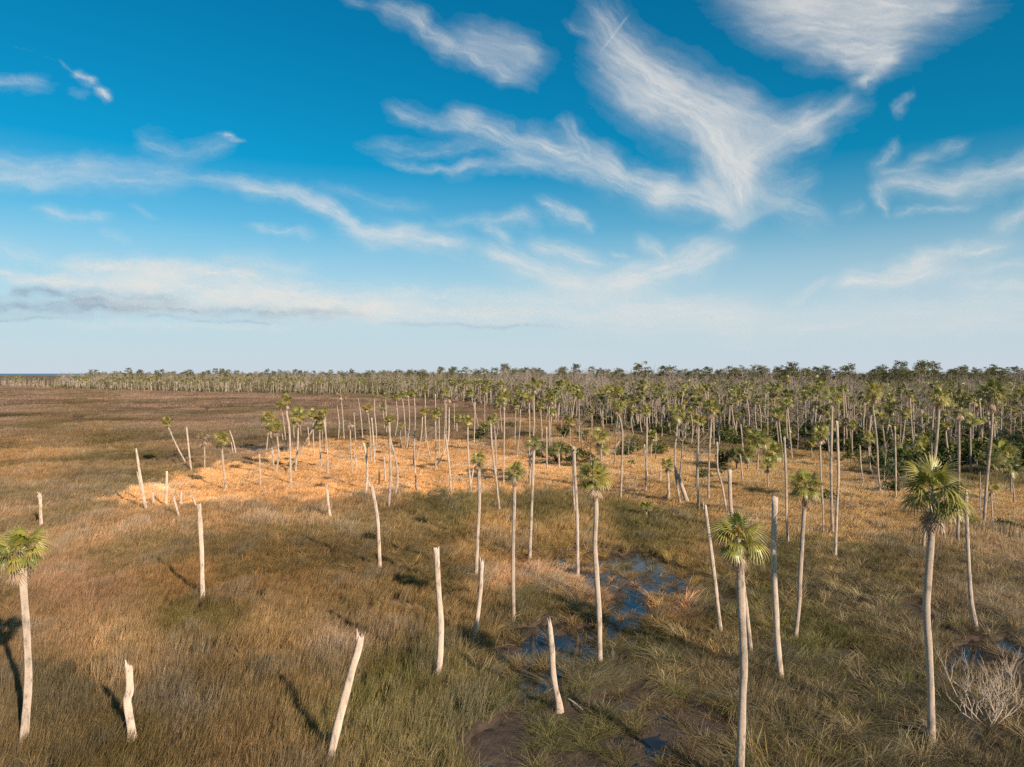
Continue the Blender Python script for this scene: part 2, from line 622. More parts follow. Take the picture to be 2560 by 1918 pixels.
def build_ground():
    xs = axis(-9, 24, .17, -9000, 9000, 1.045)
    ys = axis(24, 62, .17, -400, 9000, 1.04)
    X, Y = np.meshgrid(xs, ys)
    x, y = X.ravel(), Y.ravel()
    yy = np.maximum(y, 12)
    px, py = proj(x, yy)
    wet = wetness(px, py) * (y > 22) * (y < 400)
    n1 = .5 * fbm(x * .9, y * .9, 51, 4) + .5 * fbm(x * 2.3, y * 2.3, 57, 3)
    n2 = fbm(x * .25, y * .25, 55, 3)
    z = .16 + .10 * (n2 - .5)
    pool = -.035 + .42 * (n1 - .5)
    mud = .030 + .30 * (n1 - .5)
    z = np.where(wet > .9, pool, np.where(wet > .65, mud - .035, np.where(wet > .5, mud, z)))
    g, io = grass_tint(px, py)
    mudc = np.array([.074, .051, .038])
    k = smooth01(200, 500, y)[:, None] * .95
    tint = mudc * (1 - k) + g * .62 * k
    # sandy tide flats show between the mud and the water
    me = bpy.data.meshes.new('ground')
    nx, ny = len(xs), len(ys)
    V = np.stack([x, y, z], 1).astype(np.float32)
    i = (np.arange(ny - 1)[:, None] * nx + np.arange(nx - 1)[None, :]).ravel()
    Q = np.stack([i, i + 1, i + nx + 1, i + nx], 1).astype(np.int32)
    me.vertices.add(len(V))
    me.vertices.foreach_set('co', V.ravel())
    me.loops.add(Q.size)
    me.loops.foreach_set('vertex_index', Q.ravel())
    me.polygons.add(len(Q))
    me.polygons.foreach_set('loop_start', np.arange(0, Q.size, 4, dtype=np.int32))
    me.polygons.foreach_set('use_smooth', np.ones(len(Q), bool))
    me.update()
    a = me.attributes.new('tint', 'FLOAT_COLOR', 'POINT')
    a.data.foreach_set('color', np.concatenate([tint, np.ones((len(V), 1))], 1).astype(np.float32).ravel())
    a = me.attributes.new('wet', 'FLOAT', 'POINT')
    a.data.foreach_set('value', np.where(wet > .5, 1.0, 0.0).astype(np.float32))
    me.materials.append(M['ground'])
    o = link('ground', me)
    tag(o, kind='structure')
    for nm, x0, x1, y0, y1, zz, mt in (('water', -260, 260, 18, 420, 0.0, 'water'), ('sea', -60000, 60000, 4300, 80000, .35, 'sea')):
        m2 = mkmesh(nm, [(x0, y0, zz), (x1, y0, zz), (x1, y1, zz), (x0, y1, zz)], [(0, 1, 2, 3)], M[mt])
        tag(link(nm, m2), kind='structure')
    return


build_ground()


# ------------------------------------------------------------------ clouds: thin lit sheets high in the air
def build_clouds():
    K = .5787
    SETS = [  # name, label, half of the zoomed sky, strokes x0 y0 x1 y1 half-width density
        ('cirrus_cloud', 'big winged white cirrus cloud, its two arms meeting in a V', 'R', [
            (360, 70, 560, 260, 75, .55), (430, 250, 700, 420, 105, .8), (560, 360, 960, 560, 105, .9), (800, 480, 1040, 740, 95, 1.),
            (930, 620, 1010, 860, 95, .9), (1030, 670, 1300, 530, 70, .85), (1250, 560, 1490, 460, 50, .5), (870, 380, 1070, 450, 60, .3),
            (1000, 480, 1200, 580, 60, .42), (230, 120, 330, 170, 22, .25), (440, 370, 620, 500, 50, .5),
            (90, 625, 440, 735, 50, .8), (400, 730, 700, 850, 55, .9), (650, 840, 960, 930, 55, .9), (840, 800, 960, 900, 60, .6), (-10, 690, 360, 780, 36, .45),
            (250, 540, 340, 680, 40, .45), (380, 660, 520, 720, 36, .35), (1050, 840, 1330, 950, 55, .38), (1150, 870, 1290, 780, 50, .35), (900, 1000, 1150, 900, 24, .32), (560, 720, 720, 790, 40, .4)]),
        ('cirrus_cloud', 'broad white cirrus cloud narrowing to a hooked point', 'R', [
            (1050, -60, 1900, -60, 120, .8), (1120, 20, 1800, 20, 105, .75), (1200, 110, 1720, 120, 90, .8), (1340, 200, 1680, 200, 72, .8),
            (1460, 280, 1640, 260, 46, .75), (1530, 370, 1650, 250, 26, .75), (1780, 60, 1900, 0, 40, .35), (1060, 130, 1300, 250, 60, .25)]),
        ('cirrus_cloud', 'ragged white cloud with two upright hooks', 'R', [
            (1640, 790, 1920, 810, 46, .62), (1860, 790, 2250, 710, 50, .62), (1930, 780, 2120, 790, 50, .4), (1575, 710, 1645, 630, 24, .4),
            (1590, 790, 1630, 920, 24, .5), (1720, 700, 1940, 615, 26, .36), (1600, 740, 1760, 740, 40, .3), (1700, 940, 2000, 870, 18, .36), (1430, 930, 1520, 880, 30, .2),
            (1640, 500, 1710, 430, 18, .34), (2100, 990, 2300, 860, 34, .5), (2200, 740, 2700, 640, 60, .5)]),
        ('cirrus_cloud', 'long low white cloud streak over the right-hand wood', 'R', [
            (1450, 1235, 1830, 1170, 40, .85), (1700, 1160, 2110, 1070, 36, .7), (1190, 1290, 1400, 1215, 16, .45), (1900, 1250, 2500, 1240, 46, .6), (1800, 1200, 2300, 1130, 24, .4), (1500, 1300, 2300, 1320, 34, .25)]),
        ('cirrus_cloud', 'pale feathery cloud spreading in three plumes over the middle of the wood', 'R', [
            (-90, 1080, 300, 1230, 52, .65), (110, 1040, 360, 1130, 36, .6), (380, 1240, 910, 1090, 46, .8), (80, 1290, 1000, 1340, 56, .6), (540, 1030, 630, 1110, 26, .45),
            (200, 1220, 560, 1240, 50, .5), (300, 1410, 2400, 1400, 60, .34), (-200, 1340, 900, 1370, 46, .34), (900, 1340, 2300, 1350, 46, .22), (430, 1100, 490, 1110, 16, .4), (880, 1110, 980, 1070, 26, .25)]),
        ('cirrus_cloud', 'small curled cloud wisp under the winged cloud', 'R', [
            (110, 885, 300, 940, 24, .6), (260, 920, 350, 980, 22, .45), (-20, 940, 110, 960, 26, .35), (-150, 960, 60, 940, 22, .3)]),
        ('cirrus_cloud', 'thin diagonal cloud wisp high up beside the winged cloud', 'L', [
            (1480, 10, 1600, 30, 18, .3), (1660, 30, 1800, 110, 34, .5), (1780, 90, 1960, 220, 36, .55), (1900, 190, 2230, 340, 36, .55), (1990, 150, 2300, 240, 56, .48), (2040, 230, 2260, 280, 50, .4)]),
        ('cirrus_cloud', 'swept cloud wisp joining the wing of the winged cloud', 'L', [
            (1700, 480, 2000, 560, 32, .42), (1960, 500, 2080, 540, 40, .5), (2020, 530, 2260, 650, 46, .72), (1600, 635, 2100, 650, 30, .34), (1690, 695, 2000, 735, 16, .42), (1950, 740, 2300, 730, 30, .42)]),
        ('cirrus_cloud', 'long feathered cloud streak sloping down over the middle of the sky', 'L', [
            (1010, 800, 1400, 890, 32, .62), (1200, 830, 1400, 900, 30, .4), (1370, 890, 1580, 980, 26, .8), (1500, 960, 1760, 1010, 34, .7), (1580, 1000, 1990, 1060, 44, .7), (1680, 980, 1820, 1000, 30, .4),
            (1090, 985, 1350, 1010, 18, .42), (900, 770, 1300, 830, 36, .25), (1400, 820, 1850, 900, 30, .2), (1900, 960, 2240, 930, 28, .3), (2100, 980, 2210, 1020, 22, .5)]),
        ('cirrus_cloud', 'thin rippled cloud veil over the left-hand marsh', 'L', [
            (-150, 715, 420, 730, 46, .42), (60, 770, 760, 780, 46, .42), (300, 700, 800, 720, 34, .32), (620, 600, 780, 650, 34, .35), (800, 650, 960, 610, 36, .3), (930, 570, 1040, 600, 7, .55), (-120, 750, 200, 790, 30, .4), (700, 740, 1050, 790, 30, .25)]),
        ('cirrus_cloud', 'faint short cloud streak beside two bright cloud scraps', 'L', [
            (-160, 335, 215, 372, 26, .45), (0, 150, 330, 320, 14, .05), (310, 400, 390, 415, 16, .2)]),
        ('contrail', 'short thin straight contrail crossing the tip of the winged cloud', 'R', [(385, 222, 500, 70, 4, .42)]),
        ('cloud_scrap', 'upper of two small bright cloud scraps', 'L', [(345, 325, 408, 362, 17, .75), (250, 265, 350, 325, 8, .2)]),
        ('cloud_scrap', 'lower of two small bright cloud scraps', 'L', [(430, 395, 486, 434, 13, 1.0)]),
        ('cirrus_cloud', 'faint cloud streaks between the rippled veil and the low bank', 'L', [
            (190, 900, 465, 945, 18, .45), (560, 890, 650, 940, 18, .25), (430, 1000, 540, 1060, 22, .25), (-60, 1050, 200, 1120, 36, .38), (930, 1095, 1350, 1165, 34, .36)]),
        ('cloud_bank', 'long low bank of creamy rippled cloud near the horizon', 'L', [
            (280, 1150, 800, 1160, 36, .75), (560, 1180, 1150, 1190, 42, .7), (200, 1220, 700, 1225, 30, .8), (500, 1240, 1350, 1270, 48, .85), (900, 1290, 1750, 1330, 44, .85),
            (1200, 1340, 2350, 1360, 40, .6), (1500, 1260, 2300, 1290, 40, .4), (-150, 1180, 160, 1190, 20, .5), (60, 1215, 300, 1225, 22, .6), (300, 1300, 900, 1330, 34, .6), (300, 1400, 1300, 1420, 16, .3)]),
        ('shaded_cloud', 'cloud in painted blue-grey shade lying under the creamy cloud bank', 'L', [
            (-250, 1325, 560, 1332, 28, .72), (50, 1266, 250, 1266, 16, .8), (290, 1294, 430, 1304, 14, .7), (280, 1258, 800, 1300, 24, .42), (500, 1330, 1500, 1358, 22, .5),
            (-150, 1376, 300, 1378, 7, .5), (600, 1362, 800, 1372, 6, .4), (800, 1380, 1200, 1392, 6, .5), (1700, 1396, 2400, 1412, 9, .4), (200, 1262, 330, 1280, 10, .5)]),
    ]

    def cmat(name, c, tr):
        m, nt = newmat(name)
        d = nd(nt, 'ShaderNodeBsdfDiffuse')
        d.inputs['Color'].default_value = (*c, 1)
        t = nd(nt, 'ShaderNodeBsdfTranslucent')
        t.inputs['Color'].default_value = (*c, 1)
        mx = nd(nt, 'ShaderNodeMixShader')
        mx.inputs[0].default_value = tr
        nt.links.new(d.outputs[0], mx.inputs[1])
        nt.links.new(t.outputs[0], mx.inputs[2])
        x = nd(nt, 'ShaderNodeBsdfTransparent')
        a = attr(nt, 'dens')
        m2 = nd(nt, 'ShaderNodeMixShader')
        nt.links.new(a.outputs['Fac'], m2.inputs[0])
        nt.links.new(x.outputs[0], m2.inputs[1])
        nt.links.new(mx.outputs[0], m2.inputs[2])
        o = nd(nt, 'ShaderNodeOutputMaterial')
        nt.links.new(m2.outputs[0], o.inputs[0])
        return m

    mw = cmat('ice_cloud', CLOUD_WHITE, .72)
    mg = cmat('painted_cloud_shade', CLOUD_SHADE, .72)
    for ci, (name, label, side, strokes) in enumerate(SETS):
        ox = 1280 if side == 'R' else 0
        S = [(ox + a * K, b * K, ox + c * K, d * K, w_ * K, q) for a, b, c, d, w_, q in strokes]
        mrg = 70
        x0 = min(min(q[0], q[2]) - 2.2 * q[4] for q in S) - mrg
        x1 = max(max(q[0], q[2]) + 2.2 * q[4] for q in S) + mrg
        y0 = min(min(q[1], q[3]) - 2.2 * q[4] for q in S) - mrg
        y1 = min(max(max(q[1], q[3]) + 2.2 * q[4] for q in S) + mrg, 925)
        step = 4.0 if name != 'contrail' else 2.0
        gx, gy = np.meshgrid(np.arange(x0, x1, step), np.arange(y0, y1, step))
        sh = gx.shape
        px, py = gx.ravel(), gy.ravel()
        # turbulence that bends the strokes
        wx = px + (fbm(px * .0075, py * .0100, 201, 5) - .5) * 62 + (fbm(px * .03, py * .04, 221, 3) - .5) * 20
        wy = py + (fbm(px * .0075, py * .0100, 211, 5) - .5) * 50 + (fbm(px * .03, py * .04, 231, 3) - .5) * 16
        if name == 'contrail':
            wx, wy = px, py
        bank = name in ('cloud_bank', 'shaded_cloud')
        if bank:
            wx = px + (fbm(px * .02, py * .04, 203, 5) - .5) * 60
            wy = py + (fbm(px * .02, py * .05, 213, 5) - .5) * 26
        tot = np.ones(len(px))
        for k, (a, b, c, d, hw, q) in enumerate(S):
            L = math.hypot(c - a, d - b) + 1e-6
            ux, uy = (c - a) / L, (d - b) / L
            rx, ry = wx - (a + c) / 2, wy - (b + d) / 2
            u, v = rx * ux + ry * uy, -rx * uy + ry * ux
            g = np.exp(-((np.maximum(np.abs(u) - L * .32, 0) / (L * .20 + hw * .6)) ** 2) - np.abs(v / (hw * 1.0)) ** 1.6)
            near = g > .00002
            fib = np.zeros(len(px))
            un, vn = u[near] / (min(hw, 34) * (3.4 if not bank else 1.8)), v[near] / (min(hw, 34) * (.62 if not bank else .5))
            # fibres lie along the stroke and fan a little
            vf = vn + 1.6 * (fbm(un * .6, vn * .35, 300 + k, 3) - .5)
            fib[near] = .55 * fbm(un * .9 + k, vf * 1.1, 240 + k, 5) + .45 * fbm(un * 2.4 + k, vf * 3.2, 260 + k, 5)
            f = smooth01(.18, .80, fib)
            halo = .13 * q * np.exp(-((np.maximum(np.abs(u) - L * .3, 0) / (L * .22 + hw * 1.2)) ** 2) - (v / (hw * 1.9)) ** 2) * (.4 + .9 * f)
            al = q * g * (.46 + .66 * f) * .92 + halo
            al = np.clip((al - .02) / (1.0 if not (bank or 'plumes' in label) else .82), 0, 1) ** 1.12
            tot *= 1 - np.clip(al, 0, .96)
        alpha = (1 - tot) * (.93 if not bank else .95)
        grain = fbm(px * .06, py * .08, 281, 4)
        alpha = alpha * (.93 if not bank else 1.0)
        alpha = np.clip(alpha, 0, .96)
        alpha = np.where(alpha < .012, 0, alpha).reshape(sh)
        for ed in (alpha[0], alpha[-1], alpha[:, 0], alpha[:, -1]):
            ed[:] = 0
        alt = 3000.0 + 25.0 * ci          # a level layer: distance follows from the elevation
        dx, dz = (px - CX) / F, (HOR - py) / F
        yd = np.minimum(alt / np.maximum(dz, .0085), 330000.0)
        V = np.stack([dx * yd, yd, dz * yd + H], 1)
        ny, nx = sh
        i = (np.arange(ny - 1)[:, None] * nx + np.arange(nx - 1)[None, :])
        on = (alpha[:-1, :-1] + alpha[1:, :-1] + alpha[:-1, 1:] + alpha[1:, 1:]) > 0
        i = i[on]
        Q = np.stack([i, i + 1, i + nx + 1, i + nx], 1)
        uq, inv = np.unique(Q.ravel(), return_inverse=True)
        Q = inv.reshape(-1, 4)
        me = mkmesh(name, V[uq], Q.tolist(), mg if name == 'shaded_cloud' else mw, True, None, {'dens': alpha.ravel()[uq]})
        o = link(name, me)
        tag(o, label, 'cloud', 'clouds in the sky')


CLOUD_WHITE = (.86, .85, .84)
CLOUD_SHADE = (.38, .50, .64)  # blue-grey colour carries the shade of the clouds' dark undersides
build_clouds()


# ------------------------------------------------------------------ geometry-node scatter (for the uncountable growth)
def scatter(name, pos, rot, scl, var, protos, tint=None, kind='stuff'):
    n = len(pos)
    me = bpy.data.meshes.new(name)
    me.vertices.add(n)
    me.vertices.foreach_set('co', np.asarray(pos, np.float32).ravel())
    a = me.attributes.new('rot', 'FLOAT_VECTOR', 'POINT')
    a.data.foreach_set('vector', np.asarray(rot, np.float32).ravel())
    a = me.attributes.new('scl', 'FLOAT_VECTOR', 'POINT')
    scl = np.asarray(scl, np.float32)
    if scl.ndim == 1:
        scl = np.repeat(scl[:, None], 3, 1)
    a.data.foreach_set('vector', scl.ravel())
    a = me.attributes.new('var', 'INT', 'POINT')
    a.data.foreach_set('value', np.asarray(var, np.int32))
    if tint is not None:
        a = me.attributes.new('tint', 'FLOAT_COLOR', 'POINT')
        a.data.foreach_set('color', np.concatenate([tint, np.ones((n, 1))], 1).astype(np.float32).ravel())
    pc = bpy.data.collections.new(name + '_pieces')
    for i, pm in enumerate(protos):
        ob = bpy.data.objects.new('%s_piece_%02d' % (name, i), pm)
        pc.objects.link(ob)
    ng = bpy.data.node_groups.new(name + '_scatter', 'GeometryNodeTree')
    ng.interface.new_socket('Geometry', in_out='INPUT', socket_type='NodeSocketGeometry')
    ng.interface.new_socket('Geometry', in_out='OUTPUT', socket_type='NodeSocketGeometry')
    N = ng.nodes
    gi, go = N.new('NodeGroupInput'), N.new('NodeGroupOutput')
    m2p = N.new('GeometryNodeMeshToPoints')
    iop = N.new('GeometryNodeInstanceOnPoints')
    ci = N.new('GeometryNodeCollectionInfo')
    ci.inputs['Collection'].default_value = pc
    ci.inputs['Separate Children'].default_value = True
    ci.inputs['Reset Children'].default_value = True

    def na(nm, dt):
        k = N.new('GeometryNodeInputNamedAttribute')
        k.data_type = dt
        k.inputs['Name'].default_value = nm
        return k.outputs[0]

    L = ng.links
    L.new(gi.outputs[0], m2p.inputs['Mesh'])
    L.new(m2p.outputs[0], iop.inputs['Points'])
    L.new(ci.outputs[0], iop.inputs['Instance'])
    iop.inputs['Pick Instance'].default_value = True
    L.new(na('var', 'INT'), iop.inputs['Instance Index'])
    e2r = N.new('FunctionNodeEulerToRotation')
    L.new(na('rot', 'FLOAT_VECTOR'), e2r.inputs[0])
    L.new(e2r.outputs[0], iop.inputs['Rotation'])
    L.new(na('scl', 'FLOAT_VECTOR'), iop.inputs['Scale'])
    L.new(iop.outputs[0], go.inputs[0])
    o = link(name, me)
    md = o.modifiers.new('scatter', 'NODES')
    md.node_group = ng
    tag(o, kind=kind)
    return o


# ------------------------------------------------------------------ tubes, trunks, snags
def catmull(P, n):
    P = [Vector(p) for p in P]
    if len(P) == 2:
        return [P[0].lerp(P[1], i / (n - 1)) for i in range(n)]
    Q = [P[0] * 2 - P[1]] + P + [P[-1] * 2 - P[-2]]
    cum = [0]
    for a, b in zip(P, P[1:]):
        cum.append(cum[-1] + (b - a).length)
    out = []
    for i in range(n):
        s = cum[-1] * i / (n - 1)
        k = 0
        while k < len(P) - 2 and s > cum[k + 1]:
            k += 1
        t = (s - cum[k]) / max(1e-6, cum[k + 1] - cum[k])
        p0, p1, p2, p3 = Q[k], Q[k + 1], Q[k + 2], Q[k + 3]
        out.append(.5 * ((2 * p1) + (p2 - p0) * t + (2 * p0 - 5 * p1 + 4 * p2 - p3) * t * t + (3 * p1 - p0 - 3 * p2 + p3) * t ** 3))
    return out


def tube(V, Fc, pts, rad, sides, jag=0.0, cap=True, hollow=False, rough=0.0, rnd=random):
    b0 = len(V)
    n = len(pts)
    for i, p in enumerate(pts):
        d = (pts[min(i + 1, n - 1)] - pts[max(i - 1, 0)]).normalized()
        u = d.cross(Vector((0, 1, .13))).normalized()
        v = d.cross(u)
        for k in range(sides):
            a = 2 * math.pi * k / sides
            r = rad[i] * (1 + rough * rnd.uniform(-1, 1))
            q = p + (u * math.cos(a) + v * math.sin(a)) * r
            if jag and i == n - 1:
                q = q + d * rnd.uniform(-jag, jag)
            V.append(q)
    for i in range(n - 1):
        for k in range(sides):
            a, b = b0 + i * sides + k, b0 + i * sides + (k + 1) % sides
            Fc.append((a, b, b + sides, a + sides))
    if cap:
        top = b0 + (n - 1) * sides
        d = (pts[-1] - pts[-2]).normalized()
        if hollow:
            for k in range(sides):
                V.append(pts[-1].lerp(V[top + k], .68) - d * jag * 1.2)
            for k in range(sides):
                a, b = top + k, top + (k + 1) % sides
                Fc.append((a, b, b + sides, a + sides))
            top += sides
            V.append(pts[-1] - d * rad[-1] * 4)
        else:
            V.append(pts[-1] - d * jag * .6)
        c = len(V) - 1
        for k in range(sides):
            Fc.append((top + k, top + (k + 1) % sides, c))


# ------------------------------------------------------------------ palm fronds and crowns
def frond_geo(rnd, segs=20, spread=105, pet=.42, fan=.60, droop=.22, fold=.25, wid=1.0):
    """one costapalmate leaf, petiole along +X, total reach about 1"""
    V, Fc, tip = [], [], []
    # petiole
    n = 3
    bend = rnd.uniform(.02, .07)
    for i in range(n):
        t = i / (n - 1)
        x, z = pet * t, -bend * t * t
        h = .016 * (1 - .5 * t)
        for (dy, dz) in ((h, 0), (-h, 0), (0, h * .9)):
            V.append((x, dy, z + dz))
            tip.append(0)
    for i in range(n - 1):
        for k in range(3):
            a, b = i * 3 + k, i * 3 + (k + 1) % 3
            Fc.append((a, b, b + 3, a + 3))
    hx, hz = pet, -bend
    for s in range(segs):
        f = (s + .5) / segs * 2 - 1
        a = R(spread) * f + R(rnd.uniform(-2.5, 2.5))
        L = fan * (1 - .30 * abs(f) ** 1.6) * rnd.uniform(.88, 1.06)
        ca, sa = math.cos(a), math.sin(a)
        # the costa runs into the blade, so middle segments start further out
        ox = hx + .10 * (1 - abs(f))
        oz = hz - .015 * (1 - abs(f))
        lift = -fold * abs(sa)
        rr_ = rnd.uniform(.75, 1.25)
        def pt(r, off):
            dz = lift * r - droop * rr_ * (r / fan) ** 2.4 * fan * (1.0 + .9 * abs(f))
            sh = 1 - .18 * (r / fan) ** 2
            return (ox + ca * r * sh - sa * off, sa * r * sh + ca * off, oz + dz)
        w1 = R(spread) * 2 / segs * L * .44 * .56 * wid
        b = len(V)
        r0, r1, r2 = L * .04, L * .42, L * .74
        V += [pt(r0, -w1 * .12), pt(r0, w1 * .12), pt(r1, -w1), pt(r1, w1), pt(r2, -w1 * .42), pt(r2, w1 * .42), pt(L, 0)]
        tip += [0, 0, .06, .06, .5, .5, 1]
        Fc += [(b, b + 1, b + 3, b + 2), (b + 2, b + 3, b + 5, b + 4), (b + 4, b + 5, b + 6)]
    return V, Fc, tip


_fr = random.Random(5)
FROND_GREEN = [frond_geo(_fr, 21, 118, _fr.uniform(.36, .46), .60, _fr.uniform(.20, .60), _fr.uniform(.1, .45)) for _ in range(5)]
FROND_DEAD = [frond_geo(_fr, 13, 58, .44, .56, _fr.uniform(.2, .5), .5, .9) for _ in range(3)]


def frond_mesh(geo, mat, name, vary):
    V, Fc, tip = geo
    return mkmesh(name, V, Fc, mat, False, None, {'tip': tip, 'vary': [vary] * len(V)})


FM = {}
for key in ('frond', 'frond_yellow', 'frond_dark'):
    FM[key] = [frond_mesh(g, M[key], key, i * .17) for i, g in enumerate(FROND_GREEN)]
FM['dead_frond'] = [frond_mesh(g, M['dead_frond'], 'dead_frond', i * .3) for i, g in enumerate(FROND_DEAD)]


def crown_plan(rnd, n_live, n_dead, low=-40, rise=84, dead_hi=-40):
    """list of (dead, phi, elevation, roll, length factor)"""
    out = []
    ph = rnd.uniform(0, 6.28)
    for i in range(n_live):
        t = i / max(1, n_live - 1)
        el = rise - (rise - low) * t ** .82 + rnd.uniform(-14, 14)
        out.append((False, ph, el, rnd.uniform(-22, 22), rnd.uniform(.70, 1.10) * (.85 if t < .15 else 1)))
        ph += 2.39996 + rnd.uniform(-.55, .55)
    for i in range(n_dead):
        out.append((True, ph, rnd.uniform(-82, dead_hi), rnd.uniform(-30, 30), rnd.uniform(.72, 1.0)))
        ph += 2.39996 + rnd.uniform(-.4, .4)
    return out


def rotm(roll, el, ph):
    cr, sr, ce, se, cp, sp = math.cos(roll), math.sin(roll), math.cos(el), math.sin(el), math.cos(ph), math.sin(ph)
    Rx = np.array([[1, 0, 0], [0, cr, -sr], [0, sr, cr]])
    Ry = np.array([[ce, 0, -se], [0, 1, 0], [se, 0, ce]])
    Rz = np.array([[cp, -sp, 0], [sp, cp, 0], [0, 0, 1]])
    return Rz @ Ry @ Rx


def crown_mesh(seed, n_live, n_dead, key, low=-40, segs=11, rise=84):
    rnd = random.Random(seed)
    gg = [frond_geo(rnd, segs, 112, .40, .60, rnd.uniform(.1, .35), rnd.uniform(.1, .4), 1.25) for _ in range(4)]
    gd = [frond_geo(rnd, 8, 58, .44, .56, .35, .5, 1.1) for _ in range(2)]
    V, Fc, tip, vary, mi = [], [], [], [], []
    for dead, ph, el, ro, L in crown_plan(rnd, n_live, n_dead, low, rise, 48 if n_live < 4 else -40):
        g = rnd.choice(gd if dead else gg)
        A = (np.array(g[0]) * L) @ rotm(R(ro), R(el), ph).T
        b = len(V)
        V += A.tolist()
        Fc += [tuple(b + i for i in f) for f in g[1]]
        tip += g[2]
        vary += [rnd.random()] * len(A)
        mi += [1 if dead else 0] * len(g[1])
    return mkmesh('palm_crown', V, Fc, [M[key], M['dead_frond']], False, mi, {'tip': tip, 'vary': vary})


CROWNS = {'g': [crown_mesh(100 + i, 15 + (i * 5) % 13, 5 + (i * 3) % 8, 'frond', -40 + (i * 17) % 34) for i in range(8)],
          'y': [crown_mesh(140 + i, 22, 9, 'frond_yellow', -30) for i in range(3)],
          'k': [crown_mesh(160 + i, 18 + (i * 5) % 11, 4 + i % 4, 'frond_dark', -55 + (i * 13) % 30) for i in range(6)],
          'd': [crown_mesh(180 + i, 1, 18, 'frond_yellow', 30) for i in range(2)],
          's': [crown_mesh(190 + i, 24, 2, 'frond', 2, 11, 80) for i in range(3)]}

# unit-height shared trunks for the palms of the far stands
TRUNKS = []
for i in range(5):
    rn = random.Random(300 + i)
    V, Fc = [], []
    bx, by = rn.uniform(-.05, .05), rn.uniform(-.05, .05)
    pts = [Vector((bx * math.sin(t * 3.0) * (1 - .2 * t), by * math.sin(t * 2.6), t)) for t in np.linspace(-.03, 1, 6)]
    tip_ = Vector((pts[-1].x, pts[-1].y, 0))
    tube(V, Fc, pts, [.0165, .0135, .0125, .0125, .0125, .014], 6)
    TRUNKS.append((mkmesh('palm_trunk', V, Fc, M['trunk']), tip_))

